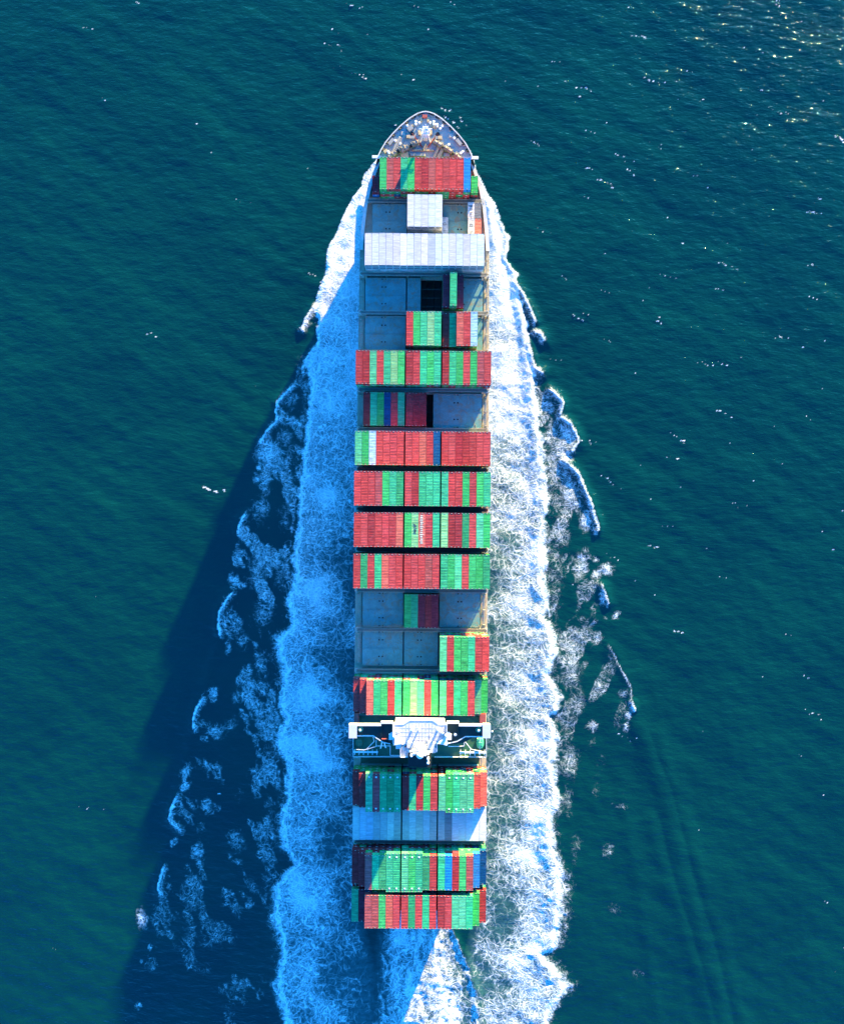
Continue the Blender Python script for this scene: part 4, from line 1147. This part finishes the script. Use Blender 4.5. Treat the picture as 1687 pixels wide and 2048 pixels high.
ORD = ['first', 'second', 'third', 'fourth', 'fifth', 'sixth', 'seventh', 'eighth', 'ninth', 'tenth', 'eleventh', 'twelfth', 'thirteenth', 'fourteenth', 'fifteenth', 'sixteenth', 'seventeenth', 'eighteenth', 'nineteenth']
def shade(c):
    rgb = PAINT[c][0]
    k = random.uniform(0.86, 1.10)
    j = [random.uniform(0.95, 1.05) for _ in range(3)]
    g = sum(rgb) / 3; f = random.uniform(0, 0.07)
    return tuple(min(0.92, (a + (g - a) * f) * k * b) for a, b in zip(rgb, j))
n_cont = [0]
def container(ms, code, u, v, z, label, group, sy=1.0, du=0.0):
    reefer = 'unit' in ms
    nm = 'refrigerated_container' if reefer else 'shipping_container'
    col = shade(code) + (1.0,)
    rz = -HEAD + RAD(random.uniform(-0.12, 0.12))
    root = put(nm, ms['wall'], None, W(u + du + random.uniform(-0.02, 0.02), v + random.uniform(-0.05, 0.05), z), (0, 0, rz), (1, sy, 1))
    root.color = col
    tag(root, label, 'container', group)
    for pn, key in (('frame', 'frame'), ('roof', 'roof')):
        o = put(pn, ms[key], root); o.color = col
    tag(put('corner_casting', ms['cast'], root), kind='stuff')
    if reefer:
        put('refrigeration_unit', ms['unit'], root)
    else:
        for s in (-1, 1):
            o = put('door', ms['door'], root, (s * 0.61, -ms['L'] / 2 + 0.07, 0)); o.color = col
    n_cont[0] += 1
    return root

stack = []        # hidden lower layers: (code, u, v, z, L, H)
def lower(code, u, v, z, L=12.16, H=2.57):
    stack.append((code, u, v, z, L, H))
GRP = 'containers stacked on the ship'
LIFT = MB().box(-0.30, 0.30, -0.24, 0.24, 0.0, 0.03).mesh('lifting_plate', M['white'])
def mixc():
    return random.choice('RRRrpPGGtgmNRtGtGg')
def fill_bay(key, rows, colors, where, tiers=None, reefer=False, second=(), long=()):
    v, ln = BV[key]
    n0, t = BAYS[key][2], BAYS[key][3]
    ms = R40 if reefer else D40
    tiers = tiers or {}
    m = 0
    for i, c in zip(rows, colors):
        n = tiers.get(i, n0)
        h = t
        zb = Z_HATCH + 0.02
        hh = tiers.get(('h', i), t)
        z = zb + (n - 1) * hh
        m += 1
        kind = 'refrigerated container' if reefer else 'container'
        lf = 1.118 if i in long else 1.0
        if i in long: kind = 'extra-long container'
        o = container(ms, c, row_u(i, key), v, z, '%s %s, %s from left in %s' % (PAINT[c][1], kind, ORD[m - 1], where), GRP, lf * ln / 12.19)
        if i in long:
            for yy in (-4.95, 4.95):
                put('lifting_plate', LIFT, o, (0, yy, ms['H'] + 0.004))
        for q in range(n - 1):
            code = ('W' if random.random() < .7 else 'w') if reefer else mixc()
            if q == n - 2 and i in second:
                container(ms, code, row_u(i, key), v, zb + q * hh, '%s %s under the %s from left in %s' % (PAINT[code][1], kind, ORD[m - 1], where), GRP, ln / 12.19)
            else:
                lower(code, row_u(i, key), v, zb + q * hh, (lf if q > n - 4 else 1.0) * ln - 0.03, hh - 0.03)
A = range(0, 19)
fill_bay('b1', range(3, 16), 'GpRtGRrpRRRRB', 'the foremost bay behind the bow', {9: 4})
v1, l1 = BV['b1']
vv = P(752, 367, 22)[1]
container(D20, 'P', row_u(2), vv, Z_HATCH + 0.02 + T, 'maroon short container at the far left of the foremost bay', GRP); lower('B', row_u(2), vv, Z_HATCH + .02, 6.0)
vv = P(944, 368, 22)[1]
container(D20, 'G', row_u(16), vv, Z_HATCH + 0.02 + T, 'bright green short container at the far right of the foremost bay', GRP); lower('R', row_u(16), vv, Z_HATCH + .02, 6.0)
fill_bay('b1w', range(7, 12), 'WWQQW', 'the block of five whites near the bow', reefer=True)
for px, py, c, z, lab in ((889.0, 450, 'Q', 0, 'bluish white short container beside the five white ones, right side'), (941.5, 419.5, 'W', 0, 'white short container marked 68 on the right near the bow'),
                          (955.0, 420.5, 'K', 0, 'grey short container against the right gunwale near the bow'), (942.0, 451, 'W', 0, 'white short container marked D, just ahead of the white row'), (955.8, 453, 'O', 0, 'coral red short container by the right gunwale near the bow')):
    u, v = P(px, py, Z_HATCH + 2.6)
    zz = Z_HATCH + 0.02
    o = container(D20, c, u, v, zz, lab, GRP, 0.94)
    if px > 935:
        MB().box(u - 1.0, u + 1.0, v - 2.6, v + 2.6, Z_DECK, Z_HATCH).build('container_pedestal', M['steel'], ship)
def lettering(text, root, size, y, z, mat, rot=0.0, x=0.0):
    cu = bpy.data.curves.new('lettering', 'FONT'); cu.body = text; cu.size = size; cu.align_x = 'CENTER'; cu.align_y = 'CENTER'; cu.extrude = 0.01
    to = bpy.data.objects.new('lettering', cu); COL.objects.link(to)
    dg = bpy.context.evaluated_depsgraph_get()
    m2 = bpy.data.meshes.new_from_object(to.evaluated_get(dg))
    bpy.data.objects.remove(to)
    m2.materials.clear(); m2.materials.append(mat)
    return put('lettering', m2, root, (x, y, z), (0, 0, RAD(rot)))
byl = lambda frag: [o for o in COL.objects if frag in o.get('label', '')][0]
lettering('68', byl('marked 68'), 1.9, 0.9, 2.60, M['mark_dark'], 90)
lettering('N', byl('marked 68'), 1.5, -1.4, 2.60, M['mark_dark'], 90)
lettering('D', byl('marked D'), 1.7, 0.1, 2.60, M['mark_dark'], 90)
lettering('L', byl('marked D'), 1.4, -2.2, 2.60, M['mark_dark'], 90)
lettering('D', byl('beside the five white'), 1.6, 0.4, 2.60, M['mark_dark'], 90)
lettering('Z', byl('beside the five white'), 1.0, -2.2, 2.60, M['mark_dark'], 90)

fill_bay('b2', range(1, 18), 'WwQQWWQWWwQWQQwWW', 'full white row near bow', reefer=True, second=range(1, 18))
fill_bay('b3', (12, 13, 14), 'PtP', 'the group of three behind the white row', {13: 4, ('h', 13): 2.88})
fill_bay('b4', range(7, 17), 'RGtltrtsRC', 'half row before first full coloured row', {12: 3, 13: 3})
fill_bay('b5', A, 'rrmRtlGrRtGtrtGRGpR', 'the first full coloured row from the bow')
fill_bay('b6', range(1, 10), 'rtGNRtrrr', 'shaded row behind first full coloured row')
fill_bay('b7', A, 'mGCRRRRRRsRNRRrrRRR', 'the second full coloured row from the bow')
fill_bay('b8', A, 'RRRpGtgRrtttiRRGRGt'.replace('i', 't'), 'the third full coloured row from the bow')
fill_bay('b9', A, 'RRrRRRsGlsRtlrrgRmG', 'the fourth full coloured row from the bow')
fill_bay('b10', A, 'RgRtsRRRRRpRtGmRGGg', 'the fifth full coloured row from the bow')
fill_bay('b11', range(7, 12), 'GtPrP', 'the shaded block of five at midships')
fill_bay('b12', range(12, 19), 'mRGGtRR', 'block of seven before the bridge', second=range(12, 19))
fill_bay('b13', A, 'RRstGRtGlmRGmRtGRmG', 'the row just ahead of the bridge', {0: 3, 1: 4, 17: 4, 18: 3})
fill_bay('b14', A, 'rrmRtgtrtrGRmGtmmRs', 'the row just behind the bridge', {0: 3, 1: 4, 17: 4, 18: 3}, long=(2, 3, 4, 5, 6, 13, 14, 15, 16))
fill_bay('b15', A, 'WQQwQWwwQwQwwKQQWWW', 'the white row behind the bridge', reefer=True)
fill_bay('b16', A, 'rrptgttmGtgRtBrGpBN', 'the second last row at the stern', {0: 3, 1: 4, 17: 4, 18: 3}, second=range(12, 19), long=(5, 6, 7, 8, 9))
fill_bay('b17', A, 'tPppGsRRgRtRrRmmtGr', 'the rearmost row at the stern', {0: 3, 1: 3, 17: 4, 18: 3})

# painted marks on three roofs
r9 = [o for o in COL.objects if 'fourth full coloured row' in o.get('label', '')]
tgt = [o for o in r9 if o['label'].startswith('salmon') and 'tenth' in o['label']][0]
mk = MB()
rr = random.Random(3)
y = 5.2
for k in range(15):
    h = rr.uniform(0.3, 0.62); w = rr.uniform(0.35, 0.62)
    mk.box(-0.15 - w, -0.15 + w * 0.75, y - h, y, 2.575, 2.59)
    if k % 2 == 0:
        mk.box(-0.15 + w * 0.75 + 0.08, min(0.95, -0.15 + w * 0.75 + 0.35), y - h * 0.7, y - 0.1, 2.575, 2.59)
    y -= h + rr.uniform(0.18, 0.3)
mk.build('lettering', M['mark_light'], tgt)
tgt = [o for o in r9 if o['label'].startswith('pale green') and 'ninth' in o['label']][0]
mk = MB()
for a, b in (((-.7, 2.3), (.3, 1.5)), ((-.6, 1.7), (.5, 1.2)), ((-.2, 1.4), (.1, -.9)), ((.2, .6), (.8, .4)), ((-.5, .1), (.5, -.3)), ((-.4, -.6), (.4, -.5)), ((-.6, -1.1), (.5, -1.2))):
    mk.bar((a[0], a[1], 2.585), (b[0], b[1], 2.585), 0.13, 0.01)
mk.build('lettering', M['mark_dark'], tgt)
tgt = [o for o in COL.objects if 'second last row' in o.get('label', '') and ', third from left' in o['label'] and 'layer' not in o['label']][0]
lettering('MAYC', tgt, 0.85, 4.4, 2.60, M['mark_coral'], 0)

# everything below the top layers, joined
sv, sf, sc = [], [], []
for code, u, v, z, L, H in stack:
    c = shade(code)
    o = len(sv)
    hw, hl = 1.2, L / 2
    for dz in (0.0, H):
        for dx, dy in ((-hw, -hl), (hw, -hl), (hw, hl), (-hw, hl)):
            sv.append(W(u + dx, v + dy, z + dz))
    for q in ((0, 3, 2, 1), (4, 5, 6, 7), (0, 1, 5, 4), (1, 2, 6, 5), (2, 3, 7, 6), (3, 0, 4, 7)):
        sf.append(tuple(o + i for i in q)); sc.append(c)
    # door frame lips, lock bars and the white plate on the ends
    for s in (-1, 1):
        for x0, x1, z0, z1, cc in ((-1.19, 1.19, H - 0.2, H - 0.04, c), (-1.19, 1.19, 0.04, 0.18, c), (-1.19, -1.03, 0.2, H - 0.22, c), (1.03, 1.19, 0.2, H - 0.22, c),
                                   (-0.32, -0.24, 0.2, H - 0.22, c), (0.24, 0.32, 0.2, H - 0.22, c), (-0.4, 0.4, H * 0.62, H * 0.80, (0.6, 0.62, 0.62))):
            o = len(sv)
            y0 = v + s * hl; y1 = v + s * (hl + 0.06)
            for zz in (z + z0, z + z1):
                for dx, yy in ((x0, y0), (x1, y0), (x1, y1), (x0, y1)):
                    sv.append(W(u + dx, yy, zz))
            for q in ((0, 3, 2, 1), (4, 5, 6, 7), (0, 1, 5, 4), (1, 2, 6, 5), (2, 3, 7, 6), (3, 0, 4, 7)):
                sf.append(tuple(o + i for i in q)); sc.append(cc)
sm = bpy.data.meshes.new('container_layers')
sm.from_pydata(sv, [], sf); sm.update()
ca = sm.attributes.new('paint', 'FLOAT_COLOR', 'FACE')
ca.data.foreach_set('color', np.array([list(c) + [1.0] for c in sc], dtype=np.float32).ravel())
sm.materials.append(M['spaint'])
so = bpy.data.objects.new('container_layers', sm); COL.objects.link(so)
tag(so, 'lower layers of stacked containers whose ends show between the rows', 'containers', kind='stuff')
print('containers', n_cont[0], 'stack', len(stack), 'objects', len(COL.objects))
